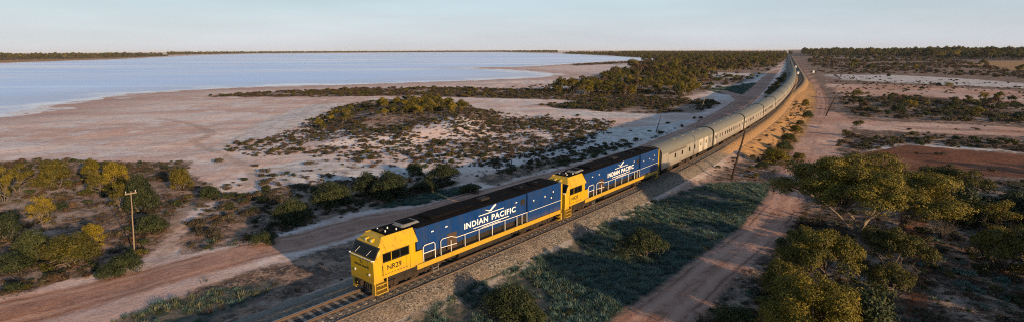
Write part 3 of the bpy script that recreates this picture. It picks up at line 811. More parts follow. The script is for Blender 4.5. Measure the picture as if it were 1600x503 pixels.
    mb = MB(); mb.tube([(X(1.9), .05, 4.12), (X(1.45), .05, 4.13)], [.03, .075], 8); mb.tube([(X(1.95), -.15, 4.12), (X(1.5), -.15, 4.13)], [.03, .07], 8); mb.build('horn', 'tank', cab)
    # long hood: narrow in front, full width behind
    def hood(q0, q1, hw, ztop, z0=1.32):
        m_ = MB(); r_ = .07
        return m_.prism([(-hw, z0), (hw, z0), (hw, ztop - r_), (hw - r_, ztop), (-hw + r_, ztop), (-hw, ztop - r_)], 'x', X(q1), X(q0))
    hd1 = hood(3.78, 16.4, 1.28, 3.96, 1.80).build('hood', 'blue', L_)
    mb = MB(); qbox(mb, 4.2, 16.4, -1.12, 1.12, 1.32, 1.80); mb.build('equipment_case', 'tank', L_)
    hd2 = hood(16.4, 21.55, 1.45, 3.96).build('rear_hood', 'blue', L_)
    # hood door panels (each its own thin plate), vents and small white signs
    for sg in (-1, 1):
        for k in range(12):
            a = 4.9 + k * .95
            if 6.5 < a + .4 < 8.2: continue
            mb = MB(); qbox(mb, a, a + .92, min(sg * 1.275, sg * 1.292), max(sg * 1.275, sg * 1.292), 1.9, 3.76); mb.build('hood_door', 'blue', hd1)
        for k in range(4):
            a = 16.55 + k * 1.2
            mb = MB(); qbox(mb, a, a + 1.16, min(sg * 1.445, sg * 1.46), max(sg * 1.445, sg * 1.46), 1.95, 3.74); mb.build('hood_door', 'blue', hd2)
        mb = MB(); qbox(mb, 6.75, 7.75, min(sg * 1.27, sg * 1.31), max(sg * 1.27, sg * 1.31), 1.45, 2.72); mb.build('brown_door', 'door_brown', hd1)
        mb = MB(); qbox(mb, 15.6, 16.2, min(sg * 1.28, sg * 1.31), max(sg * 1.28, sg * 1.31), 3.0, 3.5); mb.build('vent', 'tank', hd1)
        for q_, z_ in ((5.2, 3.3), (6.6, 3.3), (14.9, 3.35)):
            mb = MB(); qbox(mb, q_, q_ + .22, min(sg * 1.29, sg * 1.30), max(sg * 1.29, sg * 1.30), z_, z_ + .09); mb.build('small_sign', 'white', hd1)
        for q_, z_ in ((17.2, 3.05), (18.9, 3.05), (19.9, 2.72), (20.2, 3.25)):
            mb = MB(); qbox(mb, q_, q_ + .14, min(sg * 1.458, sg * 1.468), max(sg * 1.458, sg * 1.468), z_, z_ + .14); mb.build('small_sign', 'white', hd2)
        # logo: lettering, two rules above and below, soaring bird
        yy = sg * 1.294
        c_, s2 = (-1, 1) if sg > 0 else (1, -1)
        for body, qa, qb in (('INDIAN', 8.6, 11.35), ('PACIFIC', 11.8, 14.9)):
            if sg < 0: qa, qb = 23.5 - qb, 23.5 - qa
            me = text_mesh(body, .66, .017, 1.12); o = link('side_lettering', me, 'lettering_white', L_)
            lo_, hi_ = min(v.co.x for v in me.vertices), max(v.co.x for v in me.vertices)
            me.transform(Matrix.Diagonal(((qb - qa) / (hi_ - lo_), 1, 1, 1)) @ Matrix.Translation((-(lo_ + hi_) / 2, 0, 0)))
            o.matrix_local = Matrix(((c_, 0, 0, X((qa + qb) / 2)), (0, 0, s2, yy), (0, 1, 0, 2.82), (0, 0, 0, 1)))
        for a, b2, z_, nm in ((10.25, 13.35, 3.28, 'rule'), (9.6, 14.0, 2.38, 'rule'), (10.6, 12.9, 2.22, 'rule')):
            mb = MB(); qbox(mb, a, b2, min(yy, yy + sg * .006), max(yy, yy + sg * .006), z_, z_ + .06); mb.build(nm, 'lettering_white', L_)
        mb = MB(); mb.prism([(X(11.65) - sg * x * 1.15, 3.50 + z * .62) for x, z in BIRD], 'y', yy, yy + sg * .008); mb.build('bird_emblem', 'lettering_white', L_)
        # handrails on the walkway
        y = sg * 1.45
        handrail(L_, [[(X(4.25), y, 1.30), (X(4.25), y, 2.42), (X(4.38), y, 2.55), (X(5.25), y, 2.55), (X(5.38), y, 2.42), (X(5.38), y, 1.30)], [(X(4.25), y, 1.95), (X(5.38), y, 1.95)]], [], 'white', .032, 'short_handrail')
        handrail(L_, [[(X(5.95), y, 1.30), (X(5.95), y, 2.42), (X(6.15), y, 2.55), (X(7.0), y, 2.52), (X(7.6), y, 2.28), (X(16.35), y, 2.22)], [(X(5.95), y, 1.9), (X(7.6), y, 1.8)]],
                 [[(X(q_), y, 1.30), (X(q_), y, 2.24)] for q_ in (7.0, 8.5, 10.1, 11.7, 13.3, 14.9, 15.6, 16.3)], 'white', .028, 'long_handrail')
        handrail(L_, [[(X(16.45), sg * 1.52, 2.24), (X(21.4), sg * 1.52, 2.24)]], [], 'white', .022, 'rear_handrail')
        # dark open grille low on the hood
        mb = MB(); qbox(mb, 15.0, 16.3, min(sg * 1.27, sg * 1.30), max(sg * 1.27, sg * 1.30), 1.35, 1.95); mb.build('low_grille', 'tank', L_)
        # ladder beside the bogie
        mb = MB()
        for q_ in (5.05, 5.6): mb.box(X(q_ + .04), X(q_), min(sg * 1.44, sg * 1.49), max(sg * 1.44, sg * 1.49), .2, .75)
        for z_ in (.24, .5): mb.box(X(5.6), X(5.09), min(sg * 1.42, sg * 1.5), max(sg * 1.42, sg * 1.5), z_, z_ + .05)
        mb.build('ladder', 'roof_grey', L_)
        # rear corner post and steps
        mb = MB(); qbox(mb, 21.5, 21.72, min(sg * 1.30, sg * 1.49), max(sg * 1.30, sg * 1.49), .2, 3.88); mb.build('corner_post', 'yellow', L_)
        for z_ in (.22, .55, .88):
            mb = MB(); qbox(mb, 21.1, 21.5, min(sg * 1.15, sg * 1.47), max(sg * 1.15, sg * 1.47), z_, z_ + .06); mb.build('rear_step', 'yellow', L_)
    # black roof with fans, exhaust and dynamic brake hatch
    mb = MB(); mb.prism([(-1.275, 3.93), (1.275, 3.93), (1.275, 3.97), (1.05, 4.08), (-1.05, 4.08), (-1.275, 3.97)], 'x', X(21.4), X(3.85)); roof = mb.build('roof', 'black_roof', L_)
    mb = MB(); mb.bbox(X(10.2), X(5.6), -.85, .85, 4.075, 4.24, .1); mb.build('brake_hatch', 'black_roof', roof)
    mb = MB(); mb.box(X(12.6), X(11.6), -.32, .32, 4.075, 4.24); mb.build('exhaust', 'tank', roof)
    for q_ in (17.2, 19.4):
        mb = MB(); mb.cyl((X(q_), 0, 4.11), .85, .12, 'z', 24); f_ = mb.build('radiator_fan', 'black_roof', roof)
        mb = MB(); mb.cyl((X(q_), 0, 4.175), .2, .03, 'z', 12)
        mb.build('fan_hub', 'tank', f_)
    # running gear
    bogie(L_, X(3.75), 3, 1.85, .52); bogie(L_, X(18.2), 3, 1.85, .52)
    mb = MB(); mb.prism([(-1.3, .95), (-1.3, .5), (-1.0, .25), (1.0, .25), (1.3, .5), (1.3, .95)], 'x', X(14.3), X(7.9)); mb.build('fuel_tank', 'tank', L_)
    for sg in (-1, 1):
        for q_ in (7.2, 14.9):
            MB().cyl((X(q_), sg * 1.05, .68), .18, .9, 'x', 12).build('air_tank', 'tank', L_)
    return L_
def put_vehicle(o, s_mid, half):
    x0, y0 = tpos(s_mid - half); x1, y1 = tpos(s_mid + half)
    o.location = ((x0 + x1) / 2, (y0 + y1) / 2, .02)
    o.rotation_euler = (0, 0, math.atan2(y0 - y1, x0 - x1))
loco = make_locomotive()
tag(loco, 'leading yellow and blue diesel locomotive with full yellow cab front in view', 'locomotive', 'locomotives hauling the train')
put_vehicle(loco, -.90 + LL / 2, 7)
loco2 = copy_tree(loco)
tag(loco2, 'second yellow and blue diesel locomotive coupled between the leader and the silver coaches', 'locomotive')
put_vehicle(loco2, 21.45 + LL / 2, 7)

# ------------------------------------------------------------------ stainless coaches
CL = 22.05
def coach_ring(hw=1.46, z0=.92, zs=3.02, ztop=4.05):
    p = [(-hw + .06, z0), (hw - .06, z0), (hw, z0 + .12), (hw, zs)]
    for k in range(1, 10):
        a = math.pi * k / 10
        p.append((hw * math.cos(a) * (1 - .0 * k), zs + (ztop - zs) * math.sin(a) ** .8))
    return p + [(-hw, zs), (-hw, z0 + .12)]
def make_coach(kind):
    C_ = empty('passenger_coach' if kind else 'power_van', (0, 0, 0))
    h = CL / 2
    ring = coach_ring()
    side = [(-1.40, .92), (1.40, .92), (1.46, 1.04), (1.46, 3.02), (1.41, 3.22), (-1.41, 3.22), (-1.46, 3.02), (-1.46, 1.04)]
    mb = MB().prism(side, 'x', -h, h); body = mb.build('body', 'stainless', C_)
    rp = [(1.475, 3.0)] + [(1.475 * math.cos(math.pi * k / 14), 3.02 + 1.03 * math.sin(math.pi * k / 14) ** .8) for k in range(1, 14)] + [(-1.475, 3.0)]
    mb = MB().prism(rp, 'x', -h + .01, h - .01); roof = smooth(mb.build('roof', 'coach_roof', C_), 50)
    for x in np.arange(-h + 1.8, h - 1, 2.4):
        mb = MB().prism([(y * 1.004, 3.0 + (z - 3.0) * 1.012) for y, z in rp], 'x', x - .03, x + .03); mb.build('roof_rib', 'coach_roof', roof)
    for x in ((-7, -2.5, 2.5, 7) if kind else (-8, -4.5, 0, 3.5)):
        mb = MB().bbox(x - .5, x + .5, -.35, .35, 4.0, 4.14, .06); mb.build('roof_vent', 'coach_roof', roof)
    for sg in (-1, 1):
        for z_ in (1.10, 1.22, 1.34, 1.46, 1.58, 2.62, 2.74, 2.86):
            mb = MB().box(-h + .05, h - .05, min(sg * 1.458, sg * 1.474), max(sg * 1.458, sg * 1.474), z_, z_ + .05); mb.build('flute', 'stainless', body)
        wins = {0: [(5.9, .55), (3.1, .55), (.1, .55), (-2.2, .55)],
                1: [(9.0, .5), (6.9, .5), (5.4, .35), (3.2, .6), (1.8, .6), (.4, .6), (-1.0, .6), (-2.4, .6), (-3.8, .6), (-5.4, .6), (-7.2, .6)],
                2: [(8.6, .45), (6.9, .45), (4.4, .9), (2.9, .9), (1.4, .9), (-2.2, .45), (-4.6, .45), (-7.6, .45)],
                3: [(7.8, 1.2), (5.6, 1.2), (3.4, 1.2), (1.2, 1.2), (-1.0, 1.2), (-3.2, 1.2), (-5.4, 1.2)]}[kind]
        for x, w_ in wins:
            fr_ = MB().box(x - w_ / 2 - .06, x + w_ / 2 + .06, min(sg * 1.455, sg * 1.468), max(sg * 1.455, sg * 1.468), 1.80, 2.54).build('window', 'stainless', C_)
            MB().box(x - w_ / 2, x + w_ / 2, min(sg * 1.46, sg * 1.474), max(sg * 1.46, sg * 1.474), 1.86, 2.48).build('pane', 'coach_glass', fr_)
        doors = ((-5.0, 1.6), (-7.6, 1.5)) if kind == 0 else ((9.9, .8), (-9.9, .8))
        for x, w_ in doors:
            d = MB().box(x - w_ / 2, x + w_ / 2, min(sg * 1.455, sg * 1.478), max(sg * 1.455, sg * 1.478), 1.02, 2.98).build('door', 'stainless_bright', C_)
            MB().box(x - .2, x + .2, min(sg * 1.47, sg * 1.484), max(sg * 1.47, sg * 1.484), 2.0, 2.5).build('pane', 'coach_glass', d)
        if kind == 0:
            MB().box(1.5, 8.5, min(sg * 1.455, sg * 1.47), max(sg * 1.455, sg * 1.47), 2.66, 2.95).build('louvre', 'tank', C_)
            MB().box(-10.2, -8.9, min(sg * 1.455, sg * 1.47), max(sg * 1.455, sg * 1.47), 1.7, 2.5).build('louvre', 'roof_grey', C_)
    # underframe boxes, bogies, gangways
    MB().box(-h + .3, h - .3, -1.1, 1.1, .70, .92).build('underframe', 'tank', C_)
    for a, b2 in ((-3.6, -1.6), (-.9, .8), (1.4, 3.6)):
        MB().bbox(a, b2, -1.3, 1.3, .28, .72, .04).build('equipment_box', 'running_gear', C_)
    bogie(C_, -7.6, 2, 2.44, .46); bogie(C_, 7.6, 2, 2.44, .46)
    for e in (-1, 1):
        mb = MB().prism([(-1.2, .95), (1.2, .95), (1.3, 1.2), (1.3, 3.2), (.9, 3.8), (-.9, 3.8), (-1.3, 3.2), (-1.3, 1.2)], 'x', min(e * (h + .22), e * (h + .003)), max(e * (h + .22), e * (h + .003)))
        mb.build('gangway', 'bellows', C_)
        rr = [(y * 1.02, 3.0 + (z - 3.0) * 1.03) for y, z in rp]
        full = [(1.49, .95)] + rr + [(-1.49, .95)]
        inner = [(y * .93, z if z < 1 else 3.0 + (z - 3.0) * .95 if z > 3 else z) for y, z in full]
        mb = MB(); x0_, x1_ = e * (h - .10), e * (h + .02); n_ = len(full)
        mb.loft([[(x0_, y, z) for y, z in full], [(x1_, y, z) for y, z in full], [(x1_, y, z) for y, z in inner], [(x0_, y, z) for y, z in inner]], caps=False, closed=False)
        mb.build('end_rim', 'bellows', C_)
    return C_
protos = [make_coach(k) for k in range(4)]
seq = [0, 1, 2, 3, 1, 2, 1, 3, 2, 1, 3, 1, 2, 1, 3, 2, 1]
words = ['first', 'second', 'third', 'fourth', 'fifth', 'sixth', 'seventh', 'eighth', 'ninth', 'tenth', 'eleventh', 'twelfth', 'thirteenth', 'fourteenth', 'fifteenth', 'sixteenth', 'last']
usedk = set()
for i, k in enumerate(seq):
    o = protos[k] if k not in usedk else copy_tree(protos[k])
    usedk.add(k)
    if i == 0: lab = 'dull silver power van with louvres and bright doors, coupled right behind the second locomotive'
    elif i == 16: lab = 'silver fluted passenger coach at the far tail end of the train'
    else: lab = f'silver fluted stainless passenger coach, {words[i]} carriage counted from the locomotives'
    tag(o, lab, 'coach', 'silver coaches of the train')
    put_vehicle(o, 43.9 + i * 22.6 + CL / 2, 7.6)

# ------------------------------------------------------------------ poles and signals
def telegraph_pole(base, top_off, h, r, label, mat, arm=True):
    o = empty('telegraph_pole', base)
    tag(o, label, 'pole', 'telegraph poles')
    t_ = Vector((top_off[0], top_off[1], h))
    n = 7
    pts = [t_ * (k / n) + Vector((random.uniform(-.03, .03), random.uniform(-.03, .03), 0)) for k in range(n + 1)]
    pts[0].z = -.4
    MB().tube(pts, [r * (1 - .35 * k / n) for k in range(n + 1)], 8).build('pole', mat, o)
    if arm:
        d = Vector((.62, .78, 0))
        c = t_ * .965
        p0 = c - d * .45; p1 = c + d * .45
        nrm = d.cross(Vector((0, 0, 1))) * .05
        mb = MB(); V_ = []
        for p in (p0, p1):
            for sx_ in (-1, 1):
                for sz in (-1, 1): V_.append(tuple(p + nrm * sx_ + Vector((0, 0, .055 * sz))))
        mb.add(V_, [(0, 2, 3, 1), (4, 5, 7, 6), (0, 1, 5, 4), (2, 6, 7, 3), (0, 4, 6, 2), (1, 3, 7, 5)]); a_ = mb.build('crossarm', mat, o)
        for k in (-.38, .38):
            p = c + d * k + Vector((0, 0, .07))
            MB().tube([p, p + Vector((0, 0, .08)), p + Vector((0, 0, .2))], [.02, .05, .035], 7).build('insulator', 'porcelain', a_)
    return o
def lean(bpx, tpx):
    """base point and lean of a pole from its foot and its tip, kept in the plane facing the camera"""
    x, y, z = spot(*bpx)
    a, f, d = rays(*tpx); t_ = y / f
    return (x, y, z), float(a * t_) - x, float(CAM_H + d * t_) - z
for bp, tp, r, lab, mat, arm, ex in (
    ((210, 394), (200, 300), .062, 'pale grey timber telegraph pole with crossarm among the bushes left of the dirt road', 'grey_timber', True, .35),
    ((1143, 280), (1166, 205), .17, 'dark leaning telegraph stump in the foot of the orange embankment', 'timber', False, .3),
    ((1290, 182), (1306, 152), .20, 'dark leaning telegraph stump on the far side of the pink track', 'timber', False, .3),
    ((1025, 208), (1033, 180), .10, 'thin leaning pole on the white salt flat left of the coaches', 'timber', False, .0),
    ((1094, 174), (1103, 150), .10, 'thin leaning pole where the dirt road bends away behind the train', 'grey_timber', False, .0),
    ((797, 264), (806, 222), .07, 'thin dead pole standing in scrub behind the leading locomotive', 'timber', False, .0)):
    b_, dx, h = lean(bp, tp)
    telegraph_pole(b_, (dx, ex), h, r, lab, mat, arm)
b_, dx, h = lean((774, 271), (777, 256))
o = empty('post', b_); tag(o, 'short rusty post on the pale flat behind the leading locomotive', 'post')
MB().tube([(0, 0, -.3), (dx * .5, 0, h * .5), (dx, 0, h)], [.06, .055, .045], 7).build('stake', 'timber', o)
MB().box(dx - .12, dx + .12, -.03, .03, h - .25, h - .05).build('marker_plate', 'rust_rail', o)
def signal(s, off, h, label, face=.35):
    x, y = tpos(s, off); z = float(height(x, y)[0])
    o = empty('signal_post', (x, y, z), thead(s)); tag(o, label, 'signal', 'railway signals beyond the train')
    MB().tube([(0, 0, -.3), (0, 0, h)], [.09, .07], 8).build('mast', 'roof_grey', o)
    b_ = MB().bbox(-.12, .12, -face, face, h - .3, h + face * 2, .05).build('signal_head', 'white', o)
    MB().cyl((-.16, 0, h + face * .7), face * .5, .1, 'x', 12).build('lens', 'headlight', b_)
    MB().bbox(-.35, .35, -.3, .3, -.2, .9, .04).build('relay_box', 'roof_grey', o)
signal(345, 10.6, 4.2, 'white railway signal on the sandy ground right of the second line', .55)
signal(352, 2.6, 2.6, 'white railway signal between the two lines near the tail coach', .55)
signal(470, 2.45, 3.0, 'small white railway signal just beyond the last coach', .6)

# ------------------------------------------------------------------ vegetation builders
def leaf_quads(c, nrm, L_, W_, r):
    """one bent-free leaf (a diamond) per centre"""
    n = len(c)
    nrm = nrm / (np.linalg.norm(nrm, axis=1, keepdims=True) + 1e-9)
    t_ = r.normal(size=(n, 3)); t_ -= (t_ * nrm).sum(1, keepdims=True) * nrm
    t_ /= np.linalg.norm(t_, axis=1, keepdims=True) + 1e-9
    b_ = np.cross(nrm, t_)
    l = (L_ * r.uniform(.6, 1.3, (n, 1))) * .5; w = (W_ * r.uniform(.6, 1.3, (n, 1))) * .5
    V_ = np.stack([c - t_ * l, c + b_ * w, c + t_ * l, c - b_ * w], 1).reshape(-1, 3)
    return V_
def clump_leaves(clumps, n_each, L_, W_, r, under=.5):
    out = []
    for (cx, cy, cz, rx, rz) in clumps:
        n = int(n_each * (rx / .9) ** 1.7) + 12
        u = r.normal(size=(n, 3)); u /= np.linalg.norm(u, axis=1, keepdims=True)
        u[:, 2] = np.where((u[:, 2] < 0) & (r.random(n) < under), -u[:, 2], u[:, 2])
        rad = r.uniform(.45, 1.0, (n, 1)) ** .5 * (1 + .16 * np.sin(u[:, :1] * 7 + cx * 3) * np.cos(u[:, 1:2] * 6 + cy)) * np.where(r.random((n, 1)) < .14, r.uniform(1.0, 1.4, (n, 1)), 1)
        c = np.array([cx, cy, cz]) + u * rad * np.array([rx, rx, rz])
        out.append(leaf_quads(c, u + r.normal(size=(n, 3)) * .42 + np.array([0, 0, .12]), L_, W_, r))
    V_ = np.concatenate(out)
    return V_, np.arange(len(V_)).reshape(-1, 4)
def gen_tree(seed, h, w, cb, ncl, cr, n_each, leaf=(.30, .12), stems=2, flat=.45, trunk_r=.16, spread=.9, asym=.0):
    """returns (trunk mesh, crown mesh)"""
    r = np.random.default_rng(seed)
    cl = []
    z0 = h * cb; zt = h - cr * flat
    for k in range(ncl):
        a = 2.39996 * k + r.uniform(-.5, .5); f = math.sqrt((k + .5) / ncl) * r.uniform(.82, 1.08)
        dome = math.sqrt(max(0, 1 - min(f, 1) ** 2))
        lvl = r.random()
        zz = z0 + (zt - z0) * (dome * (.55 + .45 * lvl) + .13 * r.normal())
        rr = cr * r.uniform(.5, 1.35)
        wob = 1 + .22 * math.sin(2 * a + seed) + asym * math.cos(a)
        cl.append((math.cos(a) * f * (w / 2 - rr * .6) * wob, math.sin(a) * f * (w / 2 - rr * .6) * wob * spread, max(zz, rr * .4), rr, rr * flat * r.uniform(.8, 1.3)))
    V_, F_ = clump_leaves(cl, n_each, leaf[0], leaf[1], r)
    crown = fast_mesh('crown', V_, F_)
    mb = MB()
    forks = []
    for k in range(stems):
        a = 6.283 * k / stems + r.uniform(-.4, .4)
        rad = w * .10 * r.uniform(.5, 1.4) * (stems > 1)
        top = Vector((math.cos(a) * rad * 2, math.sin(a) * rad * 2, h * max(cb, .25) * r.uniform(.75, 1.1)))
        mid = top * .5 + Vector((r.normal() * .06 * h, r.normal() * .06 * h, 0))
        p0 = Vector((math.cos(a) * .12 * (stems > 1), math.sin(a) * .12 * (stems > 1), -.25))
        mb.tube([p0, mid, top], [trunk_r, trunk_r * .8, trunk_r * .62], 7); forks.append(top)
    for j, (cx, cy, cz, rx, rz) in enumerate(cl):
        c = Vector((cx, cy, cz))
        f_ = min(forks, key=lambda p: (p - c).length)
        m1 = f_.lerp(c, .45) + Vector((r.normal() * .12, r.normal() * .12, (.03 * (c - f_).length + r.normal() * .08)))
        m2 = f_.lerp(c, .8) + Vector((r.normal() * .1, r.normal() * .1, r.normal() * .08))
        mb.tube([f_, m1, m2, c], [trunk_r * .55, trunk_r * .40, trunk_r * .24, trunk_r * .07], 5)
        for q_ in range(2):
            e = c + Vector((r.normal() * rx * .5, r.normal() * rx * .5, abs(r.normal()) * rz * .5))
            mb.tube([m2, e], [trunk_r * .12, trunk_r * .03], 4)
    return mb.mesh('trunk'), crown
def setmat(me, mat): me.materials.clear(); me.materials.append(MATS[mat]); return me
def tree_thing(name, tm, cm, base, sc, rz, label, cat, group, bark='bark', leaf='leaf_gum'):
    o = empty(name, base, rz); o.scale = sc; tag(o, label, cat, group)
    for nm, me, mt in (('trunk', tm, bark), ('crown', cm, leaf)):
        if not me.materials: me.materials.append(MATS[mt])
        c = bpy.data.objects.new(nm, me); COL.objects.link(c); c.parent = o
    return o

# prototypes
TP = {}
def tp(name, leaf, bark, *a, **k):
    t_, c_ = gen_tree(*a, **k); setmat(t_, bark); setmat(c_, leaf); TP[name] = (t_, c_)
tp('umbrella', 'leaf_gum', 'bark', 11, 7.6, 15.5, .44, 120, 1.2, 480, (.22, .085), 4, .55, .15, .9)
tp('flat1', 'leaf_gum', 'twig', 12, 3.6, 9.0, .42, 62, .74, 560, (.19, .075), 5, .55, .10, .8)
tp('flat2', 'leaf_olive', 'twig', 13, 3.4, 7.0, .46, 38, .66, 540, (.19, .075), 5, .55, .09, .8)
tp('bright', 'leaf_gold', 'twig', 14, 4.6, 8.6, .18, 96, .74, 640, (.17, .075), 4, .8, .12, .95)
tp('round1', 'leaf_olive', 'twig', 15, 3.4, 4.4, .10, 46, .66, 420, (.20, .09), 3, .8, .09, 1.)
tp('round2', 'leaf_gold', 'twig', 16, 3.0, 4.0, .12, 42, .62, 420, (.20, .09), 3, .8, .08, 1.)
tp('sparse', 'leaf_gold', 'twig', 17, 4.0, 4.6, .25, 26, .60, 330, (.20, .08), 3, .7, .09, 1.)
tp('dark1', 'leaf_dark', 'twig', 18, 2.6, 4.4, .12, 40, .70, 460, (.18, .09), 4, .85, .08, .95)
tp('dark2', 'leaf_dark', 'twig', 19, 2.2, 3.8, .12, 30, .64, 430, (.18, .09), 4, .8, .07, 1.)
tp('ball', 'leaf_dark', 'twig', 20, 2.7, 4.1, .28, 44, .60, 420, (.16, .08), 5, .8, .06, 1.)
TSIZE = {'umbrella': (15.5, 7.6), 'flat1': (9, 3.6), 'flat2': (7, 3.4), 'bright': (8.6, 4.6), 'round1': (4.4, 3.4), 'round2': (4., 3.), 'sparse': (4.6, 4.), 'dark1': (4.4, 2.6), 'dark2': (3.8, 2.2), 'ball': (4.1, 2.7)}
ppm_cache = {}
def ppm(y): return FPX / (y * math.cos(PITCH) + CAM_H * math.sin(PITCH))
def tree_px(kind, base, wpx, hpx, label, name='tree', cat='tree', group=None, rz=None):
    x, y, z = spot(*base)
    k = ppm(y)
    w, h = TSIZE[kind]
    sw = wpx / k / w; sh = hpx / k / h / math.cos(PITCH) * .93
    return tree_thing(name, *TP[kind], (x, y, z - .02), (sw, sw, sh), random.uniform(0, 6.28) if rz is None else rz, label, cat, group)
GR = 'gum trees and bushes in the right foreground'
tree_px('umbrella', (1338, 362), 240, 126, 'largest umbrella-crowned gum tree with pale forked trunk right of the pink dirt road', 'gum_tree', 'tree', GR, rz=.6)
tree_px('flat2', (1478, 318), 105, 66, 'flat-crowned gum tree behind the right end of the largest gum', 'gum_tree', 'tree', GR)
tree_px('flat1', (1278, 442), 155, 92, 'low spreading bush tree under the left side of the largest gum', 'gum_tree', 'tree', GR, rz=.3)
tree_px('flat2', (1392, 425), 112, 78, 'spreading bush tree below the right side of the largest gum', 'gum_tree', 'tree', GR)
tree_px('bright', (1262, 545), 185, 128, 'bright yellow-green bushy tree at the bottom edge of the picture', 'gum_tree', 'tree', GR, rz=1.0)
tree_px('flat2', (1385, 468), 92, 62, 'small thin-topped bush tree right of the bright yellow-green tree', 'gum_tree', 'tree', GR)
tree_px('flat2', (1556, 420), 105, 72, 'flat-topped small tree with dark trunk at the right edge', 'gum_tree', 'tree', GR)
tree_px('flat2', (1615, 440), 110, 90, 'small tree cut off by the right edge of the picture', 'gum_tree', 'tree', GR)
tree_px('sparse', (1548, 362), 66, 58, 'thin yellow-topped bush in the dark thicket at the right', 'bush', 'bush', GR)
tree_px('dark1', (1505, 345), 95, 56, 'wide dark bush left of the dark thicket at the right', 'bush', 'bush', GR)
tree_px('dark1', (1575, 345), 90, 52, 'wide dark bush under the yellow-topped bush at the right', 'bush', 'bush', GR)
tree_px('dark2', (1330, 520), 130, 92, 'dark bush behind the bright yellow-green tree at the bottom', 'bush', 'bush', GR)
tree_px('round1', (1222, 460), 75, 62, 'olive bush left of the bright yellow-green tree by the road', 'bush', 'bush', GR)
tree_px('dark2', (1150, 512), 62, 42, 'small dark bush at the bottom edge beside the pink road', 'bush', 'bush', GR)
tree_px('dark1', (795, 490), 88, 52, 'large dark bush in the teal grass below the leading locomotive', 'bush', 'bush')
tree_px('dark2', (832, 506), 46, 34, 'small dark bush at the bottom edge in the teal grass', 'bush', 'bush')
tree_px('ball', (1003, 402), 70, 50, 'round dark bush standing alone in the teal grass', 'bush', 'bush')
def gen_twigs(seed, h, w, n):
    r = np.random.default_rng(seed); mb = MB()
    for k in range(n):
        a = r.uniform(0, 6.28); f = r.uniform(.2, 1)
        e = Vector((math.cos(a) * w / 2 * f, math.sin(a) * w / 2 * f, h * r.uniform(.6, 1) * (1.1 - .4 * f)))
        m1 = e * .5 + Vector((r.normal() * .1, r.normal() * .1, .1 * h))
        mb.tube([(0, 0, -.1), m1 * .5, m1, e], [.03, .024, .016, .005], 4)
        for q_ in range(5):
            b_ = m1.lerp(e, r.uniform(0, .8)); e2 = b_ + Vector((r.normal() * .35, r.normal() * .35, r.uniform(.1, .6)))
            mb.tube([b_, e2], [.011, .004], 3)
    return setmat(mb.mesh('branches'), 'twig')
for k, (px_, py_, w_, h_, lab) in enumerate(((1405, 452, 4.2, 2.6, 'leafless grey twiggy bush right of the small thin-topped bush tree'), (1330, 410, 3.8, 2.4, 'leafless grey twiggy bush under the largest gum tree'), (1470, 372, 3.2, 2.0, 'leafless twiggy bush left of the flat-topped tree at the right edge'), (1205, 425, 2.6, 1.6, 'small leafless twiggy bush beside the pink road'))):
    tag(link('dead_bush', gen_twigs(80 + k, h_, w_, 46)), lab, 'bush', GR).location = spot(px_, py_)
GL = 'trees and bushes at the left above the dirt road'
for kind, b, w, h, lab in (
    ('round1', (88, 292), 58, 46, 'rounded olive tree with the pale flat behind, tallest of the upper left clump'),
    ('sparse', (28, 300), 60, 46, 'lit olive tree at the left edge under the pale flat'),
    ('sparse', (6, 318), 44, 62, 'thin golden tree cut off by the left edge'),
    ('round2', (146, 282), 34, 34, 'small rounded pale tree on the skyline of the left clump'),
    ('round2', (184, 292), 50, 38, 'golden olive bush right of the small pale tree in the left clump'),
    ('sparse', (155, 305), 46, 40, 'sparse golden tree in the middle of the left clump'),
    ('dark1', (222, 330), 62, 58, 'dark green bush behind the pale telegraph pole'),
    ('sparse', (190, 330), 46, 50, 'golden bush left of the pale telegraph pole'),
    ('round1', (112, 415), 88, 56, 'broad golden-olive bush below the left clump near the road'),
    ('dark1', (55, 406), 70, 50, 'dark bush left of the broad golden-olive bush'),
    ('round2', (148, 382), 44, 34, 'small golden bush touching the broad golden-olive bush'),
    ('dark2', (198, 424), 62, 34, 'low dark bush at the foot of the pale telegraph pole'),
    ('dark2', (170, 434), 44, 26, 'small low dark bush left of the foot of the pale telegraph pole'),
    ('round1', (284, 294), 40, 34, 'lone rounded olive bush right of the left clump by the footpath'),
    ('sparse', (68, 352), 54, 52, 'leaning thin tree with bare pale trunk at the left'),
    ('dark2', (10, 375), 62, 48, 'dull green bush at the left edge above the road'),
    ('dark2', (240, 362), 60, 30, 'low dark bush between the telegraph pole and the footpath'),
    ('dark2', (330, 310), 44, 22, 'low dark bush right of the footpath bend'),
    ('dark2', (20, 425), 70, 34, 'low dark bush at the left edge beside the road')):
    tree_px(kind, b, w * .82, h * 1.05, lab, 'bush' if h < 60 else 'tree', 'bush', GL)
GM = 'dark bushes between the flat and the dirt road'
for kind, b, w, h, lab in (
    ('dark1', (455, 346), 56, 40, 'dark bush beside the road at the left end of the dark row'),
    ('dark1', (515, 320), 70, 38, 'wide grey-green bush in the dark row behind the road'),
    ('dark1', (572, 303), 48, 36, 'left one of the two joined dark bushes in the dark row'),
    ('dark1', (606, 307), 60, 42, 'right one of the two joined dark bushes in the dark row'),
    ('ball', (692, 289), 54, 36, 'round dark bush on the pale flat above the leading locomotive roof'),
    ('dark2', (665, 300), 38, 22, 'small dark bush left below the round dark bush'),
    ('dark2', (648, 272), 30, 22, 'small thin dark bush above the joined dark bushes'),
    ('dark2', (413, 380), 40, 22, 'low dark bush on the verge of the dirt road'),
    ('dark2', (735, 300), 34, 16, 'low dark bush beside the teal verge above the leading locomotive')):
    tree_px(kind, b, w, h, lab, 'bush', 'bush', GM)
GB = 'bushes at the foot of the orange embankment'
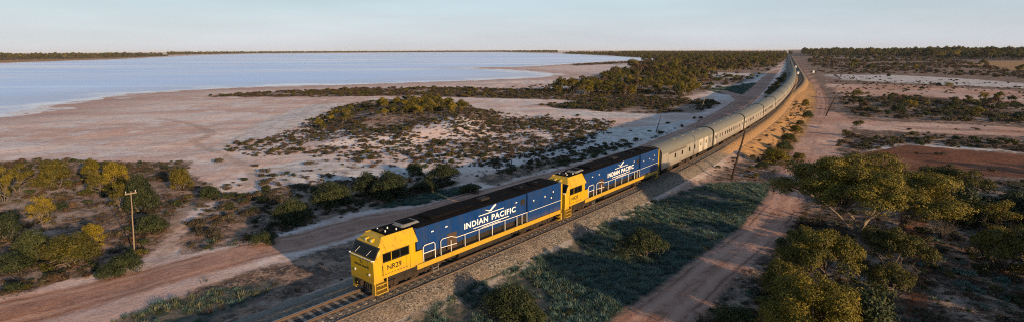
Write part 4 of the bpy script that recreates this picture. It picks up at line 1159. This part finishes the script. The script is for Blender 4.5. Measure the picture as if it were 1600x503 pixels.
for k, (px_, py_, w, h) in enumerate(((1212, 254, 44, 22), (1225, 236, 28, 18), (1232, 221, 24, 14), (1243, 207, 20, 12), (1262, 184, 17, 12), (1248, 250, 22, 13), (1258, 166, 12, 11), (1190, 262, 22, 11), (1250, 196, 14, 9), (1205, 240, 18, 10))):
    tree_px(('round2', 'dark2', 'round1')[k % 3], (px_, py_), w, h,
            ['largest bush', 'second bush from the near end', 'third bush from the near end', 'fourth bush from the near end', 'rounded bush near the bend', 'bush nearest the pink road', 'farthest small bush', 'low nearest bush', 'small low bush', 'tiny bush'][k] + ' at the foot of the orange embankment', 'bush', 'bush', GB)

# ------------------------------------------------------------------ scattering
def scatter(P, dens, r, clump=0.0, cs=.12, seed=3, cap=None):
    x0, y0 = P.min(0); x1, y1 = P.max(0)
    n = int((x1 - x0) * (y1 - y0) * dens)
    x = r.uniform(x0, x1, n); y = r.uniform(y0, y1, n)
    ok = psd(P, x, y) > r.exponential(.5, n) - .3
    if clump:
        ok &= lumps(x, y, cs, seed, 7) + lumps(x, y, cs * 3, seed + 50, 7) * .6 > r.normal(clump, .35, n)
    return x[ok], y[ok]
def clear(x, y, road=.3, rail=4.6):
    k = np.maximum.reduce([lsd(ROADL, x, y, 2.6), lsd(ROADL2, x, y, 3.4), lsd(ROADR, x, y, 2.2), lsd(PATHL, x, y, .8)]) < -road
    d, s = tdist(x, y)
    k &= (d > min(rail, 3.5)) | (d < -rail)
    k &= psd(LAKE, x, y) < -4
    return k
def in_view(x, y, m=80):
    z = -1.6 - CAM_H
    dep = y * math.cos(PITCH) - z * math.sin(PITCH)
    with np.errstate(divide='ignore', invalid='ignore'):
        u = 800 + FPX * x / dep; v = 251.5 - FPX * (y * math.sin(PITCH) + z * math.cos(PITCH)) / dep
    return (dep > 5) & (u > -m) & (u < 1600 + m) & (v < 503 + m)

def instancer(name, x, y, z, sc, rot, idx, coll, label, cat):
    """one object of uncountable growth: copies of a few plants on points"""
    me = bpy.data.meshes.new(name); me.vertices.add(len(x))
    me.vertices.foreach_set('co', np.stack([x, y, z], 1).astype(np.float32).ravel())
    a = me.attributes.new('scl', 'FLOAT_VECTOR', 'POINT'); a.data.foreach_set('vector', sc.astype(np.float32).ravel())
    a = me.attributes.new('rot', 'FLOAT_VECTOR', 'POINT'); a.data.foreach_set('vector', rot.astype(np.float32).ravel())
    a = me.attributes.new('idx', 'INT', 'POINT'); a.data.foreach_set('value', idx.astype(np.int32))
    o = bpy.data.objects.new(name, me); COL.objects.link(o)
    tag(o, label, cat, None, 'stuff')
    g = bpy.data.node_groups.new(name, 'GeometryNodeTree')
    g.interface.new_socket('Geometry', in_out='INPUT', socket_type='NodeSocketGeometry')
    g.interface.new_socket('Geometry', in_out='OUTPUT', socket_type='NodeSocketGeometry')
    gi = g.nodes.new('NodeGroupInput'); go = g.nodes.new('NodeGroupOutput')
    ci = g.nodes.new('GeometryNodeCollectionInfo'); ci.inputs['Collection'].default_value = coll
    ci.inputs['Separate Children'].default_value = True; ci.inputs['Reset Children'].default_value = True
    ip = g.nodes.new('GeometryNodeInstanceOnPoints'); ip.inputs['Pick Instance'].default_value = True
    def na(n, tpn):
        k = g.nodes.new('GeometryNodeInputNamedAttribute'); k.data_type = tpn; k.inputs['Name'].default_value = n
        return k.outputs['Attribute']
    er = g.nodes.new('FunctionNodeEulerToRotation')
    l = g.links.new
    l(gi.outputs[0], ip.inputs['Points']); l(ci.outputs[0], ip.inputs['Instance'])
    l(na('idx', 'INT'), ip.inputs['Instance Index']); l(na('rot', 'FLOAT_VECTOR'), er.inputs[0]); l(er.outputs[0], ip.inputs['Rotation'])
    l(na('scl', 'FLOAT_VECTOR'), ip.inputs['Scale'])
    l(ip.outputs[0], go.inputs[0])
    md = o.modifiers.new('scatter', 'NODES'); md.node_group = g
    return o
def proto_coll(name, meshes):
    c = bpy.data.collections.new(name)
    for k, me in enumerate(meshes):
        o = bpy.data.objects.new(f'{name}_{chr(97 + k)}', me); c.objects.link(o)
    return c
def gen_shrub(seed, w, h, n, leaf, mat, ncl=7):
    r = np.random.default_rng(seed); cl = []
    for k in range(ncl):
        a = r.uniform(0, 6.28); f = math.sqrt(r.random()) * .36 * w
        rr = w * r.uniform(.16, .27)
        cl.append((math.cos(a) * f, math.sin(a) * f, h * r.uniform(.22, .62) * (1 - .4 * f / w), rr, rr * h / w * 1.1))
    V_, F_ = clump_leaves(cl, n / ncl / ((w * .21 / .9) ** 1.7), leaf[0], leaf[1], r, .35)
    V_[:, 2] = np.maximum(V_[:, 2], -.03)
    return setmat(fast_mesh('shrub', V_, F_), mat)
SH = [gen_shrub(31, 1.5, .75, 420, (.17, .08), 'leaf_salt'), gen_shrub(32, 1.7, .7, 420, (.17, .08), 'leaf_salt', 9),
      gen_shrub(33, 1.4, .9, 420, (.17, .08), 'leaf_dark'), gen_shrub(34, 1.6, 1.0, 420, (.17, .08), 'leaf_olive'),
      gen_shrub(35, 1.6, .6, 380, (.17, .07), 'leaf_brown', 8), gen_shrub(36, 1.3, .6, 380, (.15, .07), 'leaf_teal', 6)]
SHN = ['grey-brown saltbush', 'low spreading saltbush', 'dark green shrub', 'olive shrub', 'dry brown shrub', 'blue-green shrub']
# zone, density, clumping, size range, plant mix
PL = {  # outline index in Z['scrub'], density per m2, clump threshold, (smin, smax), weights over SH, phrase
    0: (1.0, -.55, (.3, .95), (4, 3, 2, 1, 3, 0), 'on the low mound above the locomotives'),
    1: (.75, -.2, (.3, 1.05), (3, 2, 4, 1, 3, 0), 'among the bushes at the left'),
    2: (1.5, -.25, (.3, 1.05), (3, 3, 4, 1, 1, 1), 'between the pale flat and the dirt road'),
    3: (.32, -.6, (.7, 1.7), (3, 2, 1, 1, 4, 0), 'on the dark spit beside the lake'),
    5: (.5, -.6, (.6, 1.6), (3, 2, 2, 1, 3, 0), 'on the scrub strip beyond the salt flat'),
    6: (.9, -.1, (.4, 1.1), (2, 2, 3, 1, 0, 1), 'behind the roofs of the locomotives'),
    8: (.20, -.7, (.7, 2.0), (3, 2, 3, 1, 2, 0), 'in the dark scrub belt right of the line'),
    9: (.4, -.3, (.5, 1.4), (3, 2, 2, 1, 2, 0), 'beside the red clay pan at the right'),
    10: (.65, -.2, (.4, 1.2), (3, 2, 3, 1, 3, 2), 'among the trees in the right foreground'),
    11: (.20, -.6, (.8, 2.0), (1, 1, 3, 2, 0, 0), 'between the far road and the railway')}
pts = []
for zi, (dn, clmp, (a, b2), wts, phr) in PL.items():
    x, y = scatter(Z['scrub'][zi], dn, rng, clmp, .18, zi)
    k = clear(x, y) & in_view(x, y); x, y = x[k], y[k]
    s = a + (b2 - a) * rng.random(len(x)) ** 1.8
    idx = rng.choice(6, len(x), p=np.array(wts) / sum(wts))
    pts.append(np.stack([x, y, s, idx, np.full(len(x), zi)], 1))
x, s0_ = rng.uniform(4.2, 11.5, 260), rng.uniform(56, 190, 260)
bx_, by_ = tpos(s0_, x); k = in_view(bx_, by_) & (lsd(ROADR, bx_, by_, 2.2) < -.2)
pts.append(np.stack([bx_[k], by_[k], rng.uniform(.2, .75, k.sum()), rng.choice([0, 1, 3, 4], k.sum()), np.full(k.sum(), 12)], 1))
PL[12] = (0, 0, 0, 0, 'on the orange embankment')
# loose plants over the pale flats and the right-hand ground
for P, dn, wts, zi in ((poly([(300, 330), (345, 240), (470, 205), (900, 180), (1000, 200), (900, 250), (700, 290), (560, 330), (400, 380)]), .05, (3, 3, 2, 0, 1, 0), 2),
                       (poly([(250, 402), (290, 330), (400, 265), (490, 285), (330, 390)]), .35, (3, 3, 3, 0, 1, 1), 2),
                       (poly([(1290, 300), (1330, 250), (1350, 180), (1300, 150), (1300, 118), (1800, 135), (1800, 285)]), .012, (3, 2, 2, 1, 2, 0), 9),
                       (poly([(1300, 148), (1300, 118), (1450, 128), (1800, 145), (1800, 165), (1450, 146)]), .02, (2, 1, 3, 1, 2, 0), 8),
                       (poly([(880, 245), (1000, 205), (1100, 180), (1085, 195), (1000, 232), (920, 255)]), .04, (2, 2, 3, 0, 0, 0), 6),
                       (poly([(740, 140), (860, 133), (930, 130), (930, 138), (830, 143)]), .05, (2, 2, 2, 1, 1, 0), 3)):
    x, y = scatter(P, dn, rng); k = clear(x, y) & in_view(x, y); x, y = x[k], y[k]
    pts.append(np.stack([x, y, rng.uniform(.35, 1.2, len(x)), rng.choice(6, len(x), p=np.array(wts) / sum(wts)), np.full(len(x), zi)], 1))
pts = np.concatenate(pts)
big = pts[:, 2] / np.hypot(pts[:, 0], pts[:, 1])
order = np.argsort(-big)
hz = height(pts[:, 0], pts[:, 1])
def whereabouts(pts_):
    """words for the place of a plant within its own patch"""
    tab = {}
    for x, y, key in pts_: tab.setdefault(key, []).append((math.atan2(x, y), math.hypot(x, y)))
    def f(x, y, key):
        L_ = tab[key]; a = math.atan2(x, y); r = math.hypot(x, y)
        ra = sum(1 for q in L_ if q[0] < a) / len(L_); rd = sum(1 for q in L_ if q[1] < r) / len(L_)
        return ', ' + ('near side' if rd < .33 else 'midway' if rd < .67 else 'far side') + ', ' + ('left end' if ra < .2 else 'left part' if ra < .4 else 'centre' if ra < .6 else 'right part' if ra < .8 else 'right end')
    return f
where = whereabouts([(pts[k, 0], pts[k, 1], pts[k, 4]) for k in order[:300]])
for k in order[:300]:
    x, y, s, i, zi = pts[k]; i = int(i)
    o = bpy.data.objects.new('shrub', SH[i]); COL.objects.link(o)
    o.location = (x, y, hz[k]); o.rotation_euler = (0, 0, rng.uniform(0, 6.28)); f = rng.uniform(.85, 1.2)
    o.scale = (s * f, s / f, s * rng.uniform(.8, 1.25))
    size = 'large' if s > .95 else 'small' if s < .65 else 'middling'
    tag(o, f'{size} {SHN[i]} {PL[int(zi)][4]}' + where(x, y, zi), 'shrub', f'{SHN[i]}' + ('es ' if SHN[i].endswith('sh') else 's ') + PL[int(zi)][4])
rest = order[300:]
x, y, s, i = pts[rest, 0], pts[rest, 1], pts[rest, 2], pts[rest, 3]
# far brown scrub right of the line and on the left shore
for P, dn, a, b2, wts in ((Z['scrub'][7], .022, 1.2, 3.0, (3, 2, 1, 0, 6, 0)), (Z['scrub'][4], .020, 1.2, 3.2, (2, 1, 2, 2, 4, 0)), (Z['scrub'][12], .006, 2, 4, (2, 1, 3, 1, 3, 0)), (Z['scrub'][13], .05, .8, 2, (2, 1, 1, 0, 3, 0))):
    fx_, fy_ = scatter(P, dn, rng, -.3, .03, 9); k = clear(fx_, fy_) & in_view(fx_, fy_); fx_, fy_ = fx_[k], fy_[k]
    x = np.concatenate([x, fx_]); y = np.concatenate([y, fy_]); s = np.concatenate([s, rng.uniform(a, b2, len(fx_))])
    i = np.concatenate([i, rng.choice(6, len(fx_), p=np.array(wts) / sum(wts))])
n = len(x)
instancer('low_scrub', x, y, height(x, y), np.stack([s * rng.uniform(.85, 1.2, n), s * rng.uniform(.85, 1.2, n), s * rng.uniform(.75, 1.25, n)], 1),
          np.stack([np.zeros(n), np.zeros(n), rng.uniform(0, 6.28, n)], 1), i, proto_coll('scrub_plant', SH), 'countless low saltbush and dry scrub dotted over the flats', 'scrub')
NSCRUB = n
# dry grass tufts, fallen twigs and bark litter
def gen_litter(seed, n, rad, mat):
    r = np.random.default_rng(seed); mb = MB()
    for k in range(n):
        a = r.uniform(0, 6.28); p = Vector((math.cos(a), math.sin(a), 0)) * rad * math.sqrt(r.random()); b_ = r.uniform(0, 6.28); l = r.uniform(.15, .55)
        q_ = p + Vector((math.cos(b_) * l, math.sin(b_) * l, r.uniform(0, .22)))
        mb.tube([p + Vector((0, 0, .02)), p.lerp(q_, .5) + Vector((0, 0, r.uniform(0, .06))), q_], [.018, .014, .006], 3)
    return setmat(mb.mesh('litter'), mat)
# grass
def gen_tuft(seed, n, h, rad, w, mat):
    r = np.random.default_rng(seed); V_ = []; F_ = []
    for k in range(n):
        a = r.uniform(0, 6.28); p = np.array([math.cos(a), math.sin(a), 0]) * rad * math.sqrt(r.random())
        d = np.array([math.cos(a) + r.normal() * .5, math.sin(a) + r.normal() * .5, 0]) * r.uniform(.25, .7) * h
        b_ = np.array([-math.sin(a), math.cos(a), 0]) * w
        hh = h * r.uniform(.5, 1.1); o = len(V_)
        V_ += [p - b_, p + b_, p + d * .5 + b_ * .7 + [0, 0, hh * .65], p + d * .5 - b_ * .7 + [0, 0, hh * .65], p + d + [0, 0, hh] + b_ * .1, p + d + [0, 0, hh] - b_ * .1]
        F_ += [(o, o + 1, o + 2, o + 3), (o + 3, o + 2, o + 4, o + 5)]
    return setmat(fast_mesh('tuft', np.array(V_), np.array(F_)), mat)
TF = [gen_tuft(41, 40, .34, .26, .020, 'leaf_teal'), gen_tuft(42, 46, .28, .30, .020, 'leaf_teal'), gen_tuft(43, 40, .30, .26, .018, 'leaf_grass'), SH[5], SH[2]]
X_, Y_, S_, I_ = [], [], [], []
for P, dn, wts, a, b2, cl in ((Z['grass'][0], 17, (5, 4.5, 3.8, .45, .10), .35, 1.3, -.7), (Z['grass'][1], 9, (5, 4, .6, .4, 0), .7, 1.3, -2), (Z['grass'][2], 2.5, (5, 4, .6, .5, .2), .8, 1.8, -1.2), (Z['grass'][3], 5, (1, 2, 6, .2, .1), .5, 1.3, -.5),
                          (poly([(1180, 400), (1250, 340), (1420, 290), (1650, 285), (1650, 530), (1120, 530)]), .9, (2, 2, 4, .3, .1), .5, 1.2, .1),
                          (poly([(0, 470), (200, 425), (430, 372), (560, 335), (560, 325), (430, 355), (200, 405), (0, 450)]), 1.2, (1, 2, 5, .3, .2), .5, 1.2, .2),
                          (poly([(640, 330), (1060, 215), (1130, 180), (1120, 178), (1050, 205), (640, 318)]), .8, (3, 2, 3, .3, .1), .5, 1.2, .1)):
    x, y = scatter(P, dn, rng, cl, .35, 21); k = clear(x, y, .1, 5.6) & in_view(x, y); x, y = x[k], y[k]
    w_ = np.array(wts, float); X_.append(x); Y_.append(y); S_.append(rng.uniform(a, b2, len(x))); I_.append(rng.choice(5, len(x), p=w_ / w_.sum()))
LT = [gen_litter(51, 16, .5, 'twig'), gen_litter(52, 12, .6, 'twig'), gen_tuft(53, 30, .30, .22, .016, 'leaf_brown'), gen_tuft(54, 26, .22, .3, .016, 'leaf_salt'), SH[0], SH[2], SH[4]]
lx_, ly_, ls_, li_ = [], [], [], []
for P, dn, wts, cl in ((Z['scrub'][1], 1.5, (3, 3, 4, 4, 1.6, 1.0, 1.4), -.3), (Z['scrub'][2], 1.4, (2, 2, 4, 4, 1.6, 1.2, 1), -.2), (Z['scrub'][10], 1.6, (5, 5, 4, 4, 1.2, 1, 1.2), -.3), (Z['scrub'][0], .7, (0, 0, 3, 3, 2, 1, 2), -.1),
                       (poly([(300, 440), (470, 395), (560, 440), (400, 503), (200, 540)]), .35, (1, 1, 3, 4, .5, .3, .2), .2),
                       (poly([(330, 300), (480, 250), (900, 230), (880, 262), (700, 300), (400, 380)]), .30, (1, 1, 3, 3, 1.5, 1, 1), .1)):
    x, y = scatter(P, dn, rng, cl, .4, 27); k = clear(x, y, .0, 4.5) & in_view(x, y); x, y = x[k], y[k]
    w_ = np.array(wts, float); lx_.append(x); ly_.append(y); li_.append(rng.choice(7, len(x), p=w_ / w_.sum()))
x, y, i = map(np.concatenate, (lx_, ly_, li_)); n = len(x); s = rng.uniform(.5, 1.4, n) * np.where(i >= 4, .38, 1)
instancer('litter', x, y, height(x, y) - .01, np.stack([s, s, s], 1), np.stack([np.zeros(n), np.zeros(n), rng.uniform(0, 6.28, n)], 1), i,
          proto_coll('litter_piece', LT), 'fallen twigs, dry tufts and seedlings littering the scrub floor', 'litter')
print('litter', n)
x, y, s, i = map(np.concatenate, (X_, Y_, S_, I_)); n = len(x)
s = np.where(i >= 3, s * .45, s)
instancer('grass', x, y, height(x, y) - .01, np.stack([s, s, s * rng.uniform(.4, 1.0, n)], 1), np.stack([np.zeros(n), np.zeros(n), rng.uniform(0, 6.28, n)], 1), i,
          proto_coll('grass_plant', TF), 'blue-green grass and low herbs carpeting the verges', 'grass')
print('scrub', NSCRUB, 'grass', n)

# ------------------------------------------------------------------ woodland
def join_tree(tm, cm, name='woodland_tree'):
    nv = len(tm.vertices)
    V_ = [tuple(v.co) for v in tm.vertices] + [tuple(v.co) for v in cm.vertices]
    F_ = [tuple(p.vertices) for p in tm.polygons] + [tuple(v + nv for v in p.vertices) for p in cm.polygons]
    me = bpy.data.meshes.new(name); me.from_pydata(V_, [], F_)
    me.materials.append(tm.materials[0]); me.materials.append(cm.materials[0])
    k = len(tm.polygons); me.polygons.foreach_set('material_index', [0] * k + [1] * (len(F_) - k)); me.update()
    return me
WT = []
for k, (lf, bk, h, w, cb, ncl, cr) in enumerate((('leaf_olive', 'bark', 5.2, 5.0, .35, 13, .95), ('leaf_gold', 'bark', 4.6, 5.2, .3, 13, .95), ('leaf_dark', 'twig', 4.6, 4.8, .25, 13, .95), ('leaf_olive', 'bark', 7.0, 5.4, .5, 13, 1.05), ('leaf_brown', 'bark', 5.0, 4.4, .4, 10, .8))):
    t_, c_ = gen_tree(60 + k, h, w, cb, ncl, cr, 120, (.42, .2), 2, .7, .10, 1.0)
    setmat(t_, bk); setmat(c_, lf); WT.append((t_, c_))
WN = ['olive gum tree', 'golden-green gum tree', 'dark green tree', 'tall slender gum tree', 'brownish thin tree']
wp = []
W_NEAR = poly([(500, 232), (540, 190), (590, 165), (640, 157), (700, 160), (745, 175), (735, 190), (650, 195), (600, 215), (540, 225)])
for P, dn, a, b2, wts, phr, cl in (
    (poly([(560, 195), (600, 163), (650, 157), (700, 160), (742, 180), (700, 192), (640, 195)]), .075, .28, .6, (2, 7, 1, 0, 0), 'on the crest of the low mound', -.2),
    (poly([(460, 214), (520, 178), (560, 172), (560, 195), (520, 200)]), .04, .28, .5, (2, 6, 1, 0, 0), 'on the left shoulder of the low mound', .0),
    (poly([(830, 146), (930, 134), (1040, 134), (1090, 140), (1080, 152), (1000, 152), (930, 149)]), .035, .55, 1.05, (4, 5, 1, 1, 2), 'in the front row of the woodland', -.6),
    (poly([(930, 128), (960, 116), (1050, 108), (1120, 116), (1085, 135), (1000, 134)]), .024, .6, 1.1, (3, 4, 1, 1, 3), 'in the middle of the woodland', -.5),
    (poly([(1195, 152), (1217, 128), (1232, 106), (1236, 108), (1231, 126), (1213, 146)]), .03, .4, .8, (2, 2, 4, 0, 0), 'between the far road and the railway', -.6),
    (poly([(1310, 152), (1400, 148), (1600, 160), (1650, 180), (1600, 188), (1450, 183), (1340, 178)]), .004, .4, .9, (2, 2, 3, 0, 2), 'in the scrub belt right of the line', -1),
    (poly([(1262, 170), (1268, 140), (1262, 112), (1280, 118), (1300, 150), (1295, 168)]), .010, .4, .8, (2, 2, 3, 0, 2), 'along the pink road beside the line', -1)):
    x, y = scatter(P, dn, rng, cl, .08, 33); k = clear(x, y, .5, 6.5) & in_view(x, y, 20); x, y = x[k], y[k]
    for j in range(len(x)): wp.append((x[j], y[j], rng.uniform(a, b2), rng.choice(5, p=np.array(wts) / sum(wts)), phr))
# trees picked out singly in the right middle distance
for px_, py_, sc_, kk in ((1592, 118, 1.5, 0), (1535, 158, .75, 1), (1482, 139, .6, 1), (1465, 138, .5, 2), (1265, 100, 1.2, 2), (1330, 108, 1.3, 0), (1580, 160, .6, 2), (1440, 142, .5, 2), (1388, 122, .7, 2), (1340, 205, .45, 3)):
    x, y, z = spot(px_, py_); wp.append((x, y, sc_, kk, 'standing out singly right of the line'))
wp.sort(key=lambda p: -p[2] / math.hypot(p[0], p[1]))
where = whereabouts([(p[0], p[1], p[4]) for p in wp[:240]])
fx_, fy_, fs_, fi_ = [], [], [], []
for j, (x, y, sc_, kk, phr) in enumerate(wp):
    if j < 240:
        z = float(height(x, y)[0]); f = rng.uniform(.85, 1.2)
        size = 'small' if sc_ < .5 else 'large' if sc_ > .85 else 'middling'
        tree_thing('woodland_tree', *WT[kk], (x, y, z - .03), (sc_ * f, sc_ * f, sc_ / f), rng.uniform(0, 6.28), f'{size} {WN[kk]} {phr}' + where(x, y, phr), 'tree', f'trees {phr}')
    else:
        fx_.append(x); fy_.append(y); fs_.append(sc_); fi_.append(kk)
NW = len(wp)
def add_far(P, dn, a, b2, wts, cl=-.8, cs=.02):
    x, y = scatter(P, dn, rng, cl, cs, 44); k = clear(x, y, 1, 9) & in_view(x, y, 60); x, y = x[k], y[k]
    fx_.extend(x); fy_.extend(y); fs_.extend(rng.uniform(a, b2, len(x))); fi_.extend(rng.choice(5, len(x), p=np.array(wts) / sum(wts)))
add_far(poly([(870, 84.4), (960, 88), (1020, 91.5), (1040, 95), (980, 106), (1000, 120), (1110, 118), (1180, 110), (1215, 100), (1234, 88), (1239, 83), (1000, 82)]), .0085, .8, 1.7, (4, 3, 1, 2, 5), -.7)
add_far(poly([(1252, 83.5), (1258, 88), (1400, 91), (1500, 93.5), (1600, 95), (1800, 97), (1800, 84), (1600, 82), (1400, 82)]), .0042, 1.7, 3.1, (3, 1, 4, 3, 2), -1.2)
add_far(poly([(1265, 90), (1500, 95), (1500, 100), (1590, 118), (1450, 112), (1290, 112), (1268, 104)]), .0016, .8, 1.7, (2, 1, 2, 1, 5), -.3)
add_far(poly([(-200, 96), (0, 93), (180, 90), (262, 87.6), (230, 86.5), (0, 87.5), (-200, 90)]), .0030, 1.0, 2.4, (2, 1, 4, 2, 2), -.4)
add_far(poly([(262, 87), (300, 86.2), (400, 84), (600, 82.4), (780, 81.8), (871, 83.6), (871, 81.6), (780, 80.8), (600, 81.6), (400, 82.8), (262, 84.4)]), .0012, 1.4, 2.8, (2, 1, 4, 3, 1), -.9, .005)
x, y, s, i = map(np.array, (fx_, fy_, fs_, fi_)); n = len(x)
instancer('far_woodland', x, y, height(x, y) - .05, np.stack([s * rng.uniform(.85, 1.2, n), s * rng.uniform(.85, 1.2, n), s * rng.uniform(.8, 1.2, n)], 1),
          np.stack([np.zeros(n), np.zeros(n), rng.uniform(0, 6.28, n)], 1), i, proto_coll('far_tree', [join_tree(*p) for p in WT]), 'distant gum woodland massed along the horizon', 'woodland')
print('woods', NW, n)
# the grove added out of view, right of the camera, to shade the near verge
gx_, gy_, gs_, gi_ = [], [], [], []
for k in range(950):
    x = rng.uniform(-8, 115); y = rng.uniform(-75, 60); along = x * .682 - y * .731        # metres towards the sun
    if along < 2 or along > 85 or (along < 14 and abs(x * .731 + y * .682 - 34) < 8): continue  # gap left so the sun reaches the bright yellow-green tree
    sc_ = rng.uniform(.50, .80) if along < 28 else rng.uniform(.8, 1.3)
    ztop = 6.6 * sc_ - 1.5 - CAM_H; dep = y * math.cos(PITCH) - ztop * math.sin(PITCH)
    if dep > 1:
        u_ = FPX * (x - 4 * sc_) / dep + 800; v_ = 251.5 - FPX * (y * math.sin(PITCH) + ztop * math.cos(PITCH)) / dep
        if v_ < 530 and u_ < 1640: continue
    gx_.append(x); gy_.append(y); gs_.append(sc_); gi_.append(rng.integers(0, 4))
x, y, s, i = map(np.array, (gx_, gy_, gs_, gi_)); n = len(x)
instancer('shade_grove', x, y, height(x, y) - .05, np.stack([s, s, s], 1), np.stack([np.zeros(n), np.zeros(n), rng.uniform(0, 6.28, n)], 1), i,
          bpy.data.collections['far_tree'], 'unseen gum trees added to shade the near verge', 'woodland')
print('shade_grove', n)

# ------------------------------------------------------------------ evening haze over the plain
hz_ = MB().box(-30000, 30000, -900, 32000, -4.5, 60).mesh('haze')
hm = bpy.data.materials.new('haze'); hm.use_nodes = True
hn = hm.node_tree; hn.nodes.remove(hn.nodes['Principled BSDF'])
pv = hn.nodes.new('ShaderNodeVolumePrincipled')
pv.inputs['Color'].default_value = (.90, .94, 1.0, 1); pv.inputs['Density'].default_value = 2.5e-5; pv.inputs['Anisotropy'].default_value = .0
hn.links.new(pv.outputs[0], hn.nodes['Material Output'].inputs['Volume'])
MATS['haze'] = hm
tag(link('haze', hz_, 'haze'), 'thin pale evening haze over the whole plain', 'haze', None, 'stuff')
